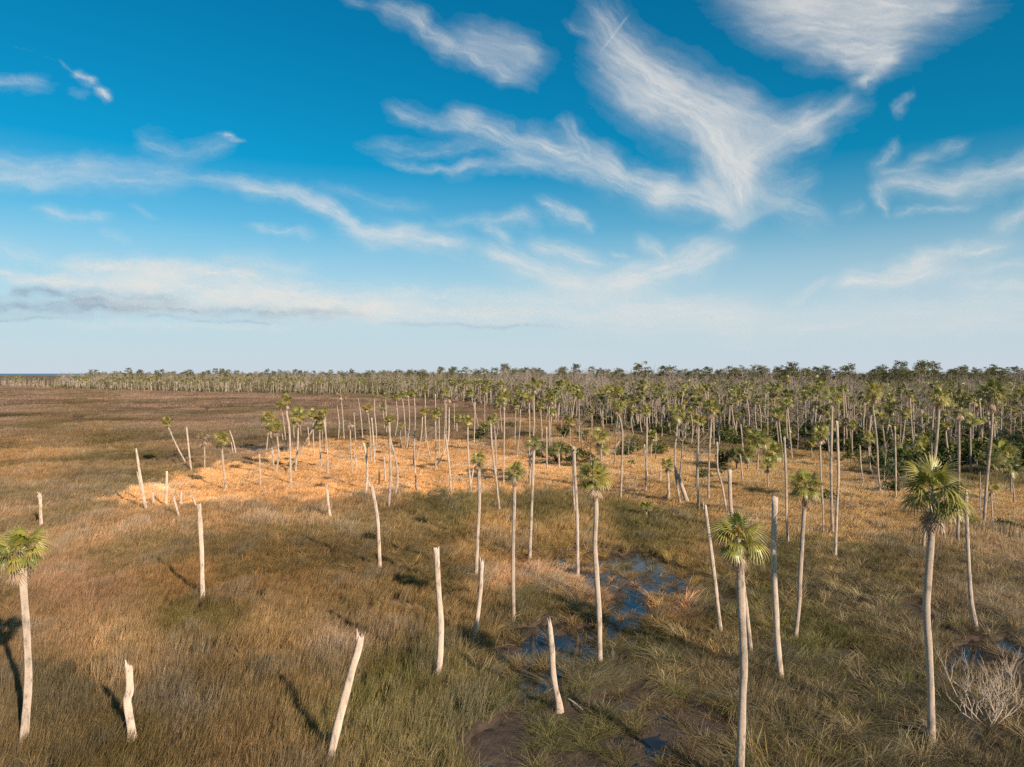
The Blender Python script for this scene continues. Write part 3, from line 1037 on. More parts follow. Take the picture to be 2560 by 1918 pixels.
# ------------------------------------------------------------------ the palms and snags one can point to
# (kind, tile, points from base to top, crown width in tile pixels, crown style, label)
LIST = [
    # --- foreground palms
    ('P', 'E', [(148, 1480), (175, 1150), (168, 850), (150, 600), (135, 380), (132, 320)], 300, 'g', 'cabbage palm with dense round crown standing alone in brown rush, far from the pools', .16),
    ('P', 'G', [(1412, 1760), (1430, 1250), (1438, 1000), (1420, 600), (1412, 330), (1405, 240)], 315, 'g', 'stout cabbage palm with sunlit yellow-green fans and brown hanging skirt', .165),
    ('P', 'H', [(1012, 1475), (1010, 1200), (1000, 950), (983, 700), (992, 500), (1015, 200), (1025, 20), (1022, -50)], 400, 'g', 'largest cabbage palm with wide green crown, dead twigs round its foot', .16),
    ('P', 'H', [(170, 850), (192, 650), (203, 400), (228, 0), (233, -85)], 215, 'g', 'cabbage palm with bare stem and few stiff fans on a bare mud mound', .135),
    ('P', 'G', [(545, 998), (540, 700), (515, 300), (522, 50), (505, -140)], 200, 'g', 'cabbage palm with spiky crown rising from the edge of the reflecting pool', .15),
    ('P', 'G', [(9, 722), (6, 400), (14, 0), (15, -170)], 132, 'g', 'slim cabbage palm whose flared foot stands at the corner of the mud pool', .13),
    ('P', 'G', [(110, 358), (122, 50), (135, -300), (135, -360)], 102, 'g', 'slim cabbage palm rooted in golden tufts behind the reflecting pool', .13),
    ('P', 'F', [(1365, 478), (1376, 200), (1386, 0), (1380, -250)], 105, 'g', 'cabbage palm with tilted stem just behind the forked-top dead trunk', .14),
    ('P', 'D', [(818, 1312), (810, 1000), (808, 800), (815, 450), (820, 330)], 155, 'g', 'tall cabbage palm paired with a taller bare stem in golden grass', .14),
    ('P', 'D', [(1165, 1005), (1150, 860), (1140, 640), (1108, 360), (1118, 290)], 138, 'y', 'tall bowed cabbage palm beside dead brush at the thicket edge', .14),
    ('P', 'D', [(1480, 1430), (1500, 1200), (1560, 800), (1588, 500), (1595, 330)], 155, 'g', 'tall leaning cabbage palm rising behind the largest palm crown', .14),
    ('P', 'D', [(1922, 1235), (1945, 900), (1975, 600), (1985, 300)], 220, 'k', 'very tall leaning cabbage palm with dark crown at the thicket edge', .15),
    ('P', 'D', [(1730, 1395), (1738, 900), (1738, 650), (1735, 420)], 120, 'k', 'cabbage palm with small dark crown behind the largest palm', .13),
    # --- foreground snags
    ('S', 'A', [(356, 1495), (345, 1225)], 0, 'b', 'dead palm post with shaggy top in pale rush', .15),
    ('S', 'E', [(1257, 608), (1250, 300), (1235, 28)], 0, '', 'straight pale dead trunk casting a long shadow over brown rush', .16),
    ('S', 'E', [(818, 1445), (795, 1300), (790, 1230), (805, 1180), (800, 1040)], 0, 'h', 'short kinked dead trunk with split hollow top', .175),
    ('S', 'F', [(462, 1612), (500, 1430), (590, 1080), (635, 930), (650, 845)], 0, 'h', 'strongly leaning dead trunk with a hole near its broken top', .17),
    ('S', 'F', [(1125, 1115), (1143, 950), (1146, 750), (1132, 550), (1118, 295)], 0, '', 'tall pale dead trunk, slightly sinuous, at the rush edge by the pool', .165),
    ('S', 'F', [(1355, 868), (1390, 600), (1402, 378)], 0, 'f', 'dead trunk with forked top leaning beside the muddy pool', .13),
    ('S', 'F', [(768, 428), (762, 250), (752, 100), (722, -60), (710, -100)], 0, 'h', 'tall bowed dead trunk at the border of golden and brown grass', .15),
    ('S', 'F', [(465, 120), (452, 50), (437, -95)], 0, '', 'slanting dead trunk on the border of the golden grass', .145),
    ('S', 'G', [(290, 1262), (258, 1100), (245, 900), (230, 750)], 0, 'j', 'short dead trunk with torn pointed top and reddish foot on open mud', .155),
    ('S', 'G', [(1292, 797), (1272, 620), (1240, 350), (1198, 42)], 0, 'h', 'leaning dead trunk with hollow top beside the stout skirted palm', .125),
    ('S', 'G', [(1480, 922), (1450, 650), (1400, 300), (1358, 50), (1350, -190)], 0, '', 'tall bare stem passing behind the crown of the stout palm', .125),
    ('S', 'H', [(78, 1088), (60, 900), (45, 600), (35, 300), (43, -18)], 0, '', 'thick dead trunk with grey blotched top on a small mud mound', .16),
    ('S', 'H', [(1288, 782), (1258, 600), (1240, 300), (1225, -60)], 0, '', 'pale dead stem curving from matted grass beside the largest palm', .13),
    ('S', 'H', [(418, 322), (428, 50), (437, -150), (432, -360), (428, -490)], 0, '', 'tall bare stem standing against the tall palm in golden grass', .12),
    ('S', 'D', [(494, 1378), (485, 1200), (480, 900), (468, 620)], 0, '', 'tall slender dead stem at the lower edge of the golden grass', .12),
    ('S', 'D', [(1280, 1050), (1278, 800), (1273, 540)], 0, '', 'thin straight dead stem in front of dark palmettos', .11),
    # --- left marsh group
    ('S', 'A', [(1262, 1362), (1215, 1100), (1178, 845)], 0, 'j', 'tall leaning dead trunk with a split sliver at the tip of the golden grass', .16),
    ('S', 'A', [(1240, 1290), (1215, 1180), (1182, 1025)], 0, 'j', 'thin sliver of dead trunk leaning against a taller one', .08),
    ('S', 'A', [(1325, 1308), (1322, 1215)], 0, '', 'low dead stump beside the split leaning trunk', .12),
    ('S', 'A', [(1436, 1328), (1442, 1032)], 0, '', 'straight dead post at the edge of the golden grass', .13),
    ('S', 'A', [(1546, 1422), (1520, 1330), (1493, 1235)], 0, 'h', 'leaning dead stump with dark hollow top', .12),
    ('S', 'A', [(1565, 1332), (1565, 1205)], 0, 'j', 'short pointed dead stump in golden grass', .12),
    ('S', 'A', [(1694, 1342), (1680, 1300), (1658, 1245)], 0, 'h', 'broken dead stump with hollow side behind the straight shadow-casting trunk', .13),
    ('P', 'A', [(1608, 965), (1530, 820), (1450, 640), (1443, 605)], 100, 'y', 'strongly leaning cabbage palm with small crown rooted in the mud patch', .14),
    ('S', 'A', [(1650, 1012), (1632, 850), (1612, 650)], 0, 'j', 'dead trunk leaning next to the strongly leaning palm', .14),
    ('P', 'A', [(1768, 1000), (1768, 850), (1764, 745)], 110, 'd', 'dead palm with drooping all-brown crown beside the dark mud channel', .11),
    ('P', 'A', [(1948, 1175), (1922, 900), (1918, 750)], 140, 'y', 'yellow-green palm with tan skirt at the tip of the golden grass', .14),
    ('S', 'A', [(2042, 895), (2015, 770), (1985, 680)], 0, 'j', 'bowed dead stem beside the dark mud channel', .11),
    ('S', 'A', [(2016, 892), (1998, 780)], 0, '', 'short dead stem beside the dark mud channel', .10),
    # --- golden grass group
    ('P', 'B', [(228, 860), (250, 620), (247, 570)], 128, 'y', None, .12),
    ('P', 'B', [(290, 985), (272, 780), (262, 660)], 95, 'y', None, .13),
    ('P', 'B', [(312, 1037), (334, 880), (312, 650)], 128, 'g', None, .13),
    ('P', 'B', [(405, 850), (382, 650), (357, 465)], 95, 'y', None, .12),
    ('P', 'B', [(438, 1122), (428, 700), (405, 540), (395, 425)], 128, 'g', None, .15),
    ('P', 'B', [(480, 1022), (500, 780), (500, 550)], 160, 'g', None, .14),
    ('P', 'B', [(468, 740), (463, 625)], 65, 'y', None, .10),
    ('P', 'B', [(412, 1030), (560, 790), (690, 555)], 95, 'y', 'palm fallen half over, its stem crossing the golden grass group at a slant', .13),
    ('P', 'B', [(638, 892), (632, 700), (632, 540)], 100, 'g', None, .13),
    ('P', 'B', [(758, 1052), (755, 870), (735, 660), (716, 540)], 92, 'y', None, .13),
    ('P', 'B', [(740, 850), (740, 650), (728, 500)], 68, 'y', None, .11),
    ('P', 'B', [(702, 992), (690, 830), (688, 645)], 90, 'g', None, .12),
    ('S', 'B', [(706, 800), (714, 690)], 0, '', None, .10),
    ('S', 'B', [(173, 1147), (168, 885)], 0, '', None, .115),
    ('S', 'B', [(213, 1248), (213, 1165)], 0, 'j', None, .06),
    ('S', 'B', [(528, 722), (520, 630)], 0, '', None, .10),
    ('S', 'B', [(598, 800), (587, 650)], 0, '', None, .09),
    ('S', 'B', [(372, 762), (363, 705)], 0, '', None, .09),
    ('S', 'B', [(850, 750), (857, 610), (840, 470)], 0, 'j', None, .11),
    ('P', 'B', [(900, 750), (888, 560), (872, 375)], 78, 'd', None, .11),
    ('P', 'B', [(968, 1042), (956, 830), (950, 610)], 72, 'd', None, .12),
    ('S', 'B', [(998, 775), (985, 520)], 0, 'j', None, .10),
    ('S', 'B', [(1060, 750), (1045, 560), (1022, 405)], 0, 'j', None, .11),
    ('P', 'B', [(1130, 935), (1124, 690), (1097, 480)], 85, 'y', None, .12),
    ('S', 'B', [(1162, 960), (1152, 750), (1138, 570)], 0, '', None, .12),
    ('P', 'B', [(1165, 900), (1178, 700), (1160, 500), (1166, 368)], 66, 'g', None, .12),
    ('S', 'B', [(1078, 1255), (1098, 1100), (1095, 950), (1070, 785)], 0, 'h', None, .14),
    ('P', 'B', [(1098, 930), (1100, 802)], 50, 'g', None, .10),
    ('S', 'B', [(992, 950), (983, 840)], 0, 'j', None, .09),
    ('S', 'B', [(1002, 987), (1002, 888)], 0, '', None, .10),
    ('P', 'B', [(1250, 670), (1240, 550), (1232, 480)], 88, 'g', None, .12),
    ('P', 'B', [(1268, 700), (1263, 520), (1257, 380)], 66, 'g', None, .11),
    ('P', 'B', [(1285, 1342), (1300, 1050), (1292, 700), (1290, 580)], 100, 'y', None, .15),
    ('P', 'B', [(1333, 1247), (1362, 1130), (1350, 950), (1300, 760), (1275, 600)], 90, 'y', None, .14),
    ('S', 'B', [(1312, 1162), (1300, 985)], 0, '', None, .13),
    ('S', 'B', [(1203, 1128), (1203, 1032)], 0, 'c', None, .12),
    ('S', 'B', [(1255, 1112), (1245, 902)], 0, 'j', None, .13),
    ('P', 'B', [(1338, 735), (1364, 580), (1345, 395)], 74, 'g', None, .12),
    ('P', 'B', [(1432, 775), (1418, 520), (1398, 372)], 76, 'g', None, .12),
    ('P', 'B', [(1440, 815), (1465, 620), (1452, 356)], 74, 'g', None, .12),
    ('P', 'B', [(1500, 985), (1512, 640), (1512, 520), (1502, 352)], 70, 'g', None, .12),
    ('P', 'B', [(1602, 765), (1602, 550), (1598, 325)], 70, 'g', None, .12),
    ('P', 'B', [(1647, 930), (1610, 740), (1595, 512)], 80, 'y', None, .12),
    ('S', 'B', [(1532, 930), (1565, 750), (1577, 560)], 0, '', None, .11),
    ('P', 'B', [(1722, 885), (1720, 505)], 80, 'g', None, .12),
    ('P', 'B', [(1690, 1018), (1692, 800), (1685, 545)], 95, 'y', None, .12),
    ('P', 'B', [(1756, 850), (1772, 600), (1770, 355)], 90, 'g', None, .12),
    ('P', 'B', [(1780, 720), (1786, 400)], 66, 'd', None, .11),
    ('S', 'B', [(1700, 987), (1795, 780), (1808, 490)], 0, 'j', None, .12),
    ('S', 'B', [(1822, 1212), (1810, 1000), (1775, 715)], 0, '', None, .13),
    ('S', 'B', [(1692, 700), (1688, 365)], 0, '', None, .11),
    ('P', 'B', [(2066, 668), (2025, 490), (1988, 350)], 80, 'g', None, .12),
    ('S', 'B', [(2022, 782), (2028, 600), (2030, 435)], 0, '', None, .12),
    ('P', 'B', [(2115, 618), (2113, 335)], 70, 'g', None, .11),
    ('S', 'B', [(1855, 690), (1850, 450)], 0, 'j', None, .09),
    ('P', 'B', [(1875, 695), (1873, 580)], 105, 'g', None, .12),
    ('P', 'B', [(1995, 1212), (1970, 850), (1968, 590)], 95, 'g', None, .13),
    ('S', 'B', [(1522, 1190), (1511, 940)], 0, 'j', None, .12),
    ('S', 'B', [(1996, 1130), (2012, 1040), (2030, 930)], 0, '', None, .12),
    ('P', 'B', [(2110, 700), (2110, 650)], 90, 'g', None, .12),
    ('P', 'B', [(1390, 822), (1385, 700), (1391, 640)], 52, 'y', None, .11),
    # --- centre
    ('P', 'C', [(168, 1367), (140, 1100), (105, 830), (92, 590)], 92, 'k', None, .13),
    ('P', 'C', [(140, 1010), (135, 800), (118, 575)], 100, 'g', None, .12),
    ('S', 'C', [(70, 880), (132, 770), (160, 620)], 0, '', None, .08),
    ('P', 'C', [(203, 1127), (210, 600), (203, 385)], 140, 'g', None, .12),
    ('P', 'C', [(190, 700), (168, 440)], 95, 'g', None, .12),
    ('P', 'C', [(320, 900), (345, 640), (350, 365)], 102, 'g', None, .12),
    ('P', 'C', [(428, 1130), (432, 1000), (466, 650), (464, 400), (470, 285)], 130, 'g', None, .13),
    ('P', 'C', [(430, 900), (428, 600), (425, 385)], 95, 'g', None, .12),
    ('S', 'C', [(432, 1140), (428, 940), (425, 760)], 0, '', None, .12),
    ('S', 'C', [(578, 1002), (575, 650)], 0, '', None, .12),
    ('P', 'C', [(300, 785), (310, 440)], 115, 'k', None, .12),
    ('P', 'C', [(600, 800), (597, 520), (605, 395)], 125, 'g', None, .12),
    ('P', 'C', [(530, 860), (535, 700), (520, 470)], 95, 'g', None, .12),
    ('P', 'C', [(612, 760), (610, 640), (625, 510)], 75, 'g', None, .12),
    ('P', 'C', [(752, 575), (720, 420), (695, 275)], 95, 'g', None, .12),
    ('P', 'C', [(775, 820), (778, 600)], 86, 'y', None, .12),
    ('P', 'C', [(858, 770), (855, 370)], 110, 'g', None, .12),
    ('P', 'C', [(967, 680), (965, 515)], 60, 'y', None, .11),
    ('P', 'C', [(1055, 1003), (1045, 880), (1035, 735)], 160, 'g', None, .13),
    ('P', 'C', [(992, 1000), (995, 920), (1060, 830)], 130, 'g', None, .11),
    ('P', 'C', [(685, 990), (680, 835)], 155, 'k', None, .15),
    ('S', 'C', [(818, 1387), (810, 1200), (803, 868)], 0, 'b', 'pale dead stem, shorter one of a close pair behind the reflecting pool', .13),
    ('S', 'G', [(408, 472), (404, 100), (390, -160), (383, -330)], 0, 'b', 'pale dead stem standing in the reflecting pool', .13),
    ('P', 'C', [(1215, 1262), (1225, 1000), (1230, 680), (1195, 530), (1195, 460)], 140, 'g', None, .13),
    ('P', 'C', [(1180, 680), (1190, 500), (1185, 342)], 115, 'g', None, .12),
    ('P', 'C', [(1432, 1200), (1440, 800), (1440, 500)], 112, 'g', None, .13),
    ('S', 'C', [(1445, 1060), (1420, 800)], 0, '', None, .12),
    ('P', 'C', [(1420, 640), (1418, 400), (1410, 285)], 95, 'g', None, .12),
    ('P', 'C', [(1728, 1297), (1692, 1080), (1684, 850), (1705, 620), (1710, 520)], 160, 'g', 'tall bowed cabbage palm rising beside a gnarled grey stump', .14),
    ('P', 'C', [(1888, 1337), (1880, 1000), (1888, 650), (1885, 590)], 118, 'y', 'straight cabbage palm with yellow crown and tan skirt in front of bare grey trees', .13),
    ('P', 'C', [(1973, 1262), (1980, 900), (2000, 560), (2000, 480)], 150, 'g', None, .13),
    ('P', 'C', [(1875, 760), (1870, 430)], 118, 'k', None, .12),
    ('P', 'C', [(1632, 560), (1638, 360)], 76, 'g', None, .12),
    ('P', 'C', [(1630, 1248), (1625, 1100), (1620, 970)], 130, 'g', 'low thick palm with hanging brown fronds near a gnarled grey stump', .19),
    ('S', 'C', [(1785, 1285), (1740, 1150), (1688, 1010)], 0, 'j', 'gnarled wide grey stump leaning against the bowed palm', .26),
    ('S', 'C', [(2132, 1387), (2090, 1150), (2052, 1000), (2050, 780)], 0, '', 'elbowed bare stem bending over the golden grass', .12),
    ('S', 'C', [(1560, 1105), (1560, 1010)], 0, '', None, .14),
    ('S', 'C', [(1515, 1052), (1521, 700)], 0, '', None, .08),
    ('P', 'C', [(1475, 900), (1490, 720)], 115, 'g', None, .12),
    ('P', 'G', [(830, 95), (828, 45)], 85, 's', 'stemless little palm with fresh green fans and tan skirt in olive grass', .16),
    ('P', 'C', [(1312, 985), (1310, 955)], 60, 's', None, .10),
    ('P', 'C', [(1045, 560), (1045, 362)], 95, 'g', None, .12),
    # --- right
    ('P', 'D', [(746, 1105), (735, 900), (725, 600)], 118, 'g', None, .12),
    ('P', 'D', [(462, 790), (445, 650), (422, 450)], 105, 'g', None, .12),
    ('P', 'D', [(525, 772), (505, 560), (490, 375)], 90, 'g', None, .12),
    ('P', 'D', [(500, 450), (490, 198)], 68, 'y', None, .12),
    ('P', 'D', [(710, 420), (715, 200)], 68, 'k', None, .12),
    ('P', 'D', [(1036, 640), (1020, 420)], 100, 'g', None, .12),
    ('P', 'D', [(1095, 640), (1088, 480)], 118, 'k', None, .12),
    ('P', 'D', [(1095, 862), (1085, 740), (1076, 630)], 108, 'g', None, .11),
    ('S', 'D', [(1042, 952), (1025, 820), (1018, 680)], 0, '', None, .10),
    ('P', 'D', [(900, 705), (908, 530)], 118, 'g', None, .12),
    ('P', 'D', [(635, 520), (640, 362)], 90, 'g', None, .12),
    ('P', 'D', [(668, 772), (665, 660)], 76, 'y', None, .11),
    ('P', 'D', [(348, 982), (346, 880), (350, 815)], 120, 'g', None, .12),
    ('P', 'D', [(272, 855), (276, 740), (270, 640)], 180, 'g', None, .15),
    ('P', 'D', [(385, 810), (390, 720)], 165, 'g', None, .15),
    ('P', 'D', [(120, 850), (125, 740)], 120, 'k', None, .13),
    ('P', 'D', [(205, 850), (200, 740)], 130, 'k', None, .13),
    ('S', 'D', [(162, 917), (148, 750)], 0, '', None, .12),
    ('P', 'D', [(1482, 680), (1475, 485)], 130, 'g', None, .12),
    ('P', 'D', [(1245, 640), (1238, 450)], 140, 'k', None, .12),
    ('P', 'D', [(2190, 680), (2190, 350)], 140, 'k', None, .13),
    ('P', 'D', [(215, 420), (215, 230)], 84, 'k', None, .12),
    ('P', 'D', [(350, 440), (350, 260)], 76, 'k', None, .12),
    ('P', 'D', [(100, 420), (102, 230)], 74, 'k', None, .12),
    ('P', 'D', [(1335, 540), (1340, 270)], 95, 'k', None, .12),
    ('P', 'D', [(1345, 845), (1340, 760)], 210, 'k', None, .17),
    ('P', 'D', [(1500, 800), (1500, 700)], 170, 'g', None, .15),
    ('P', 'D', [(1800, 830), (1800, 730)], 200, 'k', None, .15),
    ('P', 'D', [(2050, 880), (2045, 740)], 200, 'g', None, .15),
    ('P', 'D', [(1960, 900), (1965, 800)], 170, 'k', None, .14),
    ('P', 'D', [(2120, 1020), (2118, 830)], 180, 'k', None, .13),
    ('P', 'D', [(1975, 1085), (1975, 985)], 110, 'y', None, .08),
    ('P', 'D', [(1830, 1285), (1835, 1240)], 120, 's', None, .12),
    ('P', 'D', [(1455, 1165), (1450, 1130)], 80, 's', None, .12),
    ('S', 'D', [(1985, 1290), (1975, 1050)], 0, 'j', None, .07),
    ('S', 'D', [(1895, 1200), (1893, 870)], 0, 'j', None, .06),
    ('S', 'D', [(752, 1310), (748, 1105)], 0, 'j', None, .07),
    ('S', 'D', [(2142, 1100), (2130, 950)], 0, 'j', None, .09),
]

PALM_GROUP = {'B': 'cabbage palms standing in the golden grass', 'C': 'cabbage palms in front of the forest', 'D': 'cabbage palms along the thicket'}
ZONE = {'B': 'in the golden grass', 'C': 'between golden grass and forest', 'D': 'along the dark thicket edge'}
CW = {'g': 'green', 'y': 'yellowing', 'k': 'dark green', 'd': 'dead brown', 's': 'fresh green'}
used_bases = []
n_palm = 0


def height_word(h):
    return 'low' if h < 3.5 else 'short' if h < 6 else 'medium' if h < 9 else 'tall' if h < 12 else 'very tall'


def build_listed():
    global n_palm
    prn = random.Random(77)
    for idx, (kind, tile, pts, cw, style, label, rad) in enumerate(LIST):
        s = TILE[tile][2]
        P = [T(tile, *p) for p in pts]
        zb = .42 if P[0][1] > 1240 else .5
        d = (H - zb) * F / (P[0][1] - HOR)
        lean = prn.uniform(-.02, .02)
        n = len(P)
        W = [unproj(px, py, d * (1 + lean * i / (n - 1))) for i, (px, py) in enumerate(P)]
        b = W[0].copy()
        dirn = (W[1] - W[0])
        dirn = dirn / max(.2, dirn.z)
        foot = b - Vector((dirn.x * .55, dirn.y * .55, 0)) * min(1, zb)
        foot.z = -.12
        W = [foot] + W
        base = Vector((foot.x, foot.y, 0))
        loc = [p - base for p in W]
        h = loc[-1].z
        used_bases.append((base.x, base.y))
        near = d < 70
        rings = 22 if near else 12 if d < 140 else 7
        sides = 14 if near else 9 if d < 140 else 6
        C = catmull(loc, rings)
        L = len(C)
        rads = []
        for i in range(L):
            t = i / (L - 1)
            fl = 1 + .75 * math.exp(-t * h / .38) + .06 * math.sin(t * 9 + idx) + .04 * math.sin(t * 23 + idx * 2)
            rads.append(rad * .86 * fl * (1.02 - .10 * t))
        lean_deg = math.degrees(math.atan2(math.hypot(W[-1].x - W[0].x, W[-1].y - W[0].y), h))
        bow = 0
        if n > 2:
            mid = loc[1 + n // 2]
            tt = (mid.z - loc[0].z) / (loc[-1].z - loc[0].z)
            bow = abs(mid.x - (loc[0].x * (1 - tt) + loc[-1].x * tt))
        shape = 'leaning' if lean_deg > 9 else 'bowed' if bow > .28 else 'upright'
        if kind == 'P':
            n_palm += 1
            wpx = cw * s
            half = wpx * d / F / 2 * 1.20
            root = bpy.data.objects.new('cabbage_palm', None)
            root.empty_display_size = .3
            col.objects.link(root)
            root.location = base
            if label is None:
                size = 'wide' if half > 1.15 else 'small' if half < .75 else 'round'
                label = '%s %s cabbage palm with %s %s crown %s' % (height_word(h), shape, size, CW[style], ZONE[tile])
            tag(root, label, 'palm tree', PALM_GROUP.get(tile, 'cabbage palms standing in the marsh') if tile in 'BCD' else 'cabbage palms standing in the marsh')
            V, Fc = [], []
            rads[-1] *= .5
            tube(V, Fc, C, rads, sides, rough=.035, rnd=prn)
            link('trunk', mkmesh('trunk', V, Fc, M['trunk']), root)
            ctr = C[-1]
            tdir = (C[-1] - C[-3]).normalized()
            if wpx > 37 and style != 'd':
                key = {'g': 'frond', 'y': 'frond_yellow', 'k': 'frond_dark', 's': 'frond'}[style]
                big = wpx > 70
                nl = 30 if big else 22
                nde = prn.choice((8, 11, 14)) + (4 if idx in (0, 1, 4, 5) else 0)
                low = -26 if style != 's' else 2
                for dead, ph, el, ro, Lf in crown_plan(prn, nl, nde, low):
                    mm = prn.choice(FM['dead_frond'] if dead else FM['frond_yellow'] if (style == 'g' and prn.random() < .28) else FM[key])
                    q = half * Lf / .93
                    at = ctr + tdir * ((.12 * el / 80) if not dead else -.22) * min(1, half)
                    link('dead_frond' if dead else 'frond', mm, root, at, (R(ro), -R(el), ph), (q, q, q))
            else:
                cm = CROWNS[style][idx % len(CROWNS[style])]
                q = half / .93 * (1.45 if style == 'd' else 1.0)
                tx = math.atan2(tdir.x, tdir.z)
                link('crown', cm, root, ctr, (0, tx * .6, prn.uniform(0, 6.28)), (q, q, q))
        else:
            V, Fc = [], []
            jag = {'j': .30, 'h': .16, 'f': .22, 'b': .08, '': .06, 'c': .06}[style] * (1 if rad > .1 else .7)
            if style == 'j':
                rads[-1] *= .55
                rads[-2] *= .85
            tube(V, Fc, C, rads, sides, jag=jag, hollow=style in ('h', 'f', ''), rough=.04, rnd=prn)
            if style == 'b':      # frayed stubs of old leaf bases round the top
                for k in range(9):
                    a = prn.uniform(0, 6.28)
                    p0 = C[-1] + Vector((math.cos(a) * rad * .7, math.sin(a) * rad * .7, -prn.uniform(0, .5)))
                    p1 = p0 + Vector((math.cos(a) * rad * 1.1, math.sin(a) * rad * 1.1, prn.uniform(-.12, .25)))
                    tube(V, Fc, [p0, p0.lerp(p1, .5), p1], [rad * .3, rad * .28, rad * .05], 4, cap=False)
            if style in ('f', 'h'):   # a splinter of the outer wood stands up
                a = prn.uniform(2.6, 3.6)
                p0 = C[-1] + Vector((math.cos(a) * rad * .75, math.sin(a) * rad * .3, -.15))
                tube(V, Fc, [p0, p0 + Vector((-.01, 0, .25)), p0 + Vector((-.03, 0, .45))], [rad * .4, rad * .3, rad * .08], 5, cap=False)
            o = link('dead_palm_trunk', mkmesh('dead_palm_trunk', V, Fc, M['char'] if style == 'c' else M['snag']))
            o.location = base
            if label is None:
                tw = {'j': 'pointed', 'h': 'hollow', 'c': 'charred', '': 'blunt', 'f': 'forked', 'b': 'shaggy'}[style]
                wd = 'thin' if rad < .1 else 'thick' if rad > .135 else 'slender'
                label = '%s %s %s dead palm trunk with %s top %s' % (height_word(h), shape, wd, tw, ZONE[tile])
                if style == 'c':
                    label = 'short charred black dead trunk in the golden grass'
            tag(o, label, 'dead trunk', 'dead palm trunks in the marsh')


build_listed()


# ------------------------------------------------------------------ bare trees, pines, shrubs
def grow(V, Fc, p, d, L, r, depth, rnd, spread=.7, up=.15, sides=5, kids=(2, 3), shrink=.66, gn=.22):
    n = 3 if depth > 1 else 2
    pts = [p]
    q = p
    dd = d.normalized()
    for i in range(n):
        dd = (dd + Vector((rnd.uniform(-gn, gn), rnd.uniform(-gn, gn), rnd.uniform(-gn, gn) + up * .4))).normalized()
        q = q + dd * L / n
        pts.append(q)
    tube(V, Fc, pts, [r * (1 - .45 * i / n) for i in range(n + 1)] if depth else [r * (1 - .8 * i / n) for i in range(n + 1)], sides, cap=False, rnd=rnd)
    if depth == 0:
        return
    for k in range(rnd.randint(*kids)):
        t = rnd.uniform(.35, 1.0) if k else 1.0
        i = min(n - 1, int(t * n))
        at = pts[i].lerp(pts[i + 1], t * n - i)
        a = rnd.uniform(0, 6.28)
        side = dd.orthogonal().normalized()
        side2 = dd.cross(side)
        nd_ = (dd + (side * math.cos(a) + side2 * math.sin(a)) * spread * rnd.uniform(.6, 1.3) + Vector((0, 0, up))).normalized()
        grow(V, Fc, at, nd_, L * shrink * rnd.uniform(.75, 1.2), r * .60, depth - 1, rnd, spread, up, max(3, sides - 1), kids, shrink, gn)


BARE = []        # (trunk mesh, branch mesh), unit height about 10 m
for i in range(6):
    rn = random.Random(500 + i)
    Vt, Ft, Vb, Fb = [], [], [], []
    hgt = 10.0
    pts = [Vector((.25 * math.sin(t * 2 + i), .25 * math.sin(t * 3 + 2 * i), t * hgt)) for t in np.linspace(-.02, 1, 7)]
    tube(Vt, Ft, pts, [.17, .14, .125, .11, .09, .06, .02], 5, cap=False)
    conif = i % 3 == 2
    for k in range(18 if conif else 15):
        t = rn.uniform(.35, .97)
        at = pts[0].lerp(pts[-1], t)
        a = rn.uniform(0, 6.28)
        L = (1.5 * (1.15 - t) + .3) if conif else rn.uniform(1.2, 2.6) * (1.25 - .6 * t)
        grow(Vb, Fb, at, Vector((math.cos(a), math.sin(a), .15 if conif else .8)), L, .062, 1 if conif else 2, rn, .7, .12, 3, (2, 2) if conif else (2, 3), .6)
    BARE.append((mkmesh('bare_trunk', Vt, Ft, M['bare']), mkmesh('bare_branches', Vb, Fb, M['bare'])))


def blob_leaves(V, Fc, vary, c, rx, rz, n, size, rnd, flat=.0):
    tone = rnd.uniform(.0, .55)
    for _ in range(n):
        a, u = rnd.uniform(0, 6.28), rnd.uniform(-1, 1)
        s = math.sqrt(1 - u * u)
        rr = rnd.uniform(.45, 1.05)
        p = c + Vector((math.cos(a) * s * rx * rr, math.sin(a) * s * rx * rr, u * rz * rr))
        e1 = Vector((rnd.gauss(0, 1), rnd.gauss(0, 1), rnd.gauss(0, 1) * (1 - flat))).normalized()
        e2 = e1.cross(Vector((rnd.gauss(0, 1), rnd.gauss(0, 1), rnd.gauss(0, 1)))).normalized()
        q = size * rnd.uniform(.6, 1.4)
        b = len(V)
        V += [p + e1 * q, p - e1 * q * .5 + e2 * q * .6, p - e1 * q * .5 - e2 * q * .6]
        Fc.append((b, b + 1, b + 2))
        t = min(1, tone + rnd.uniform(0, .4))
        vary += [t, t, t]


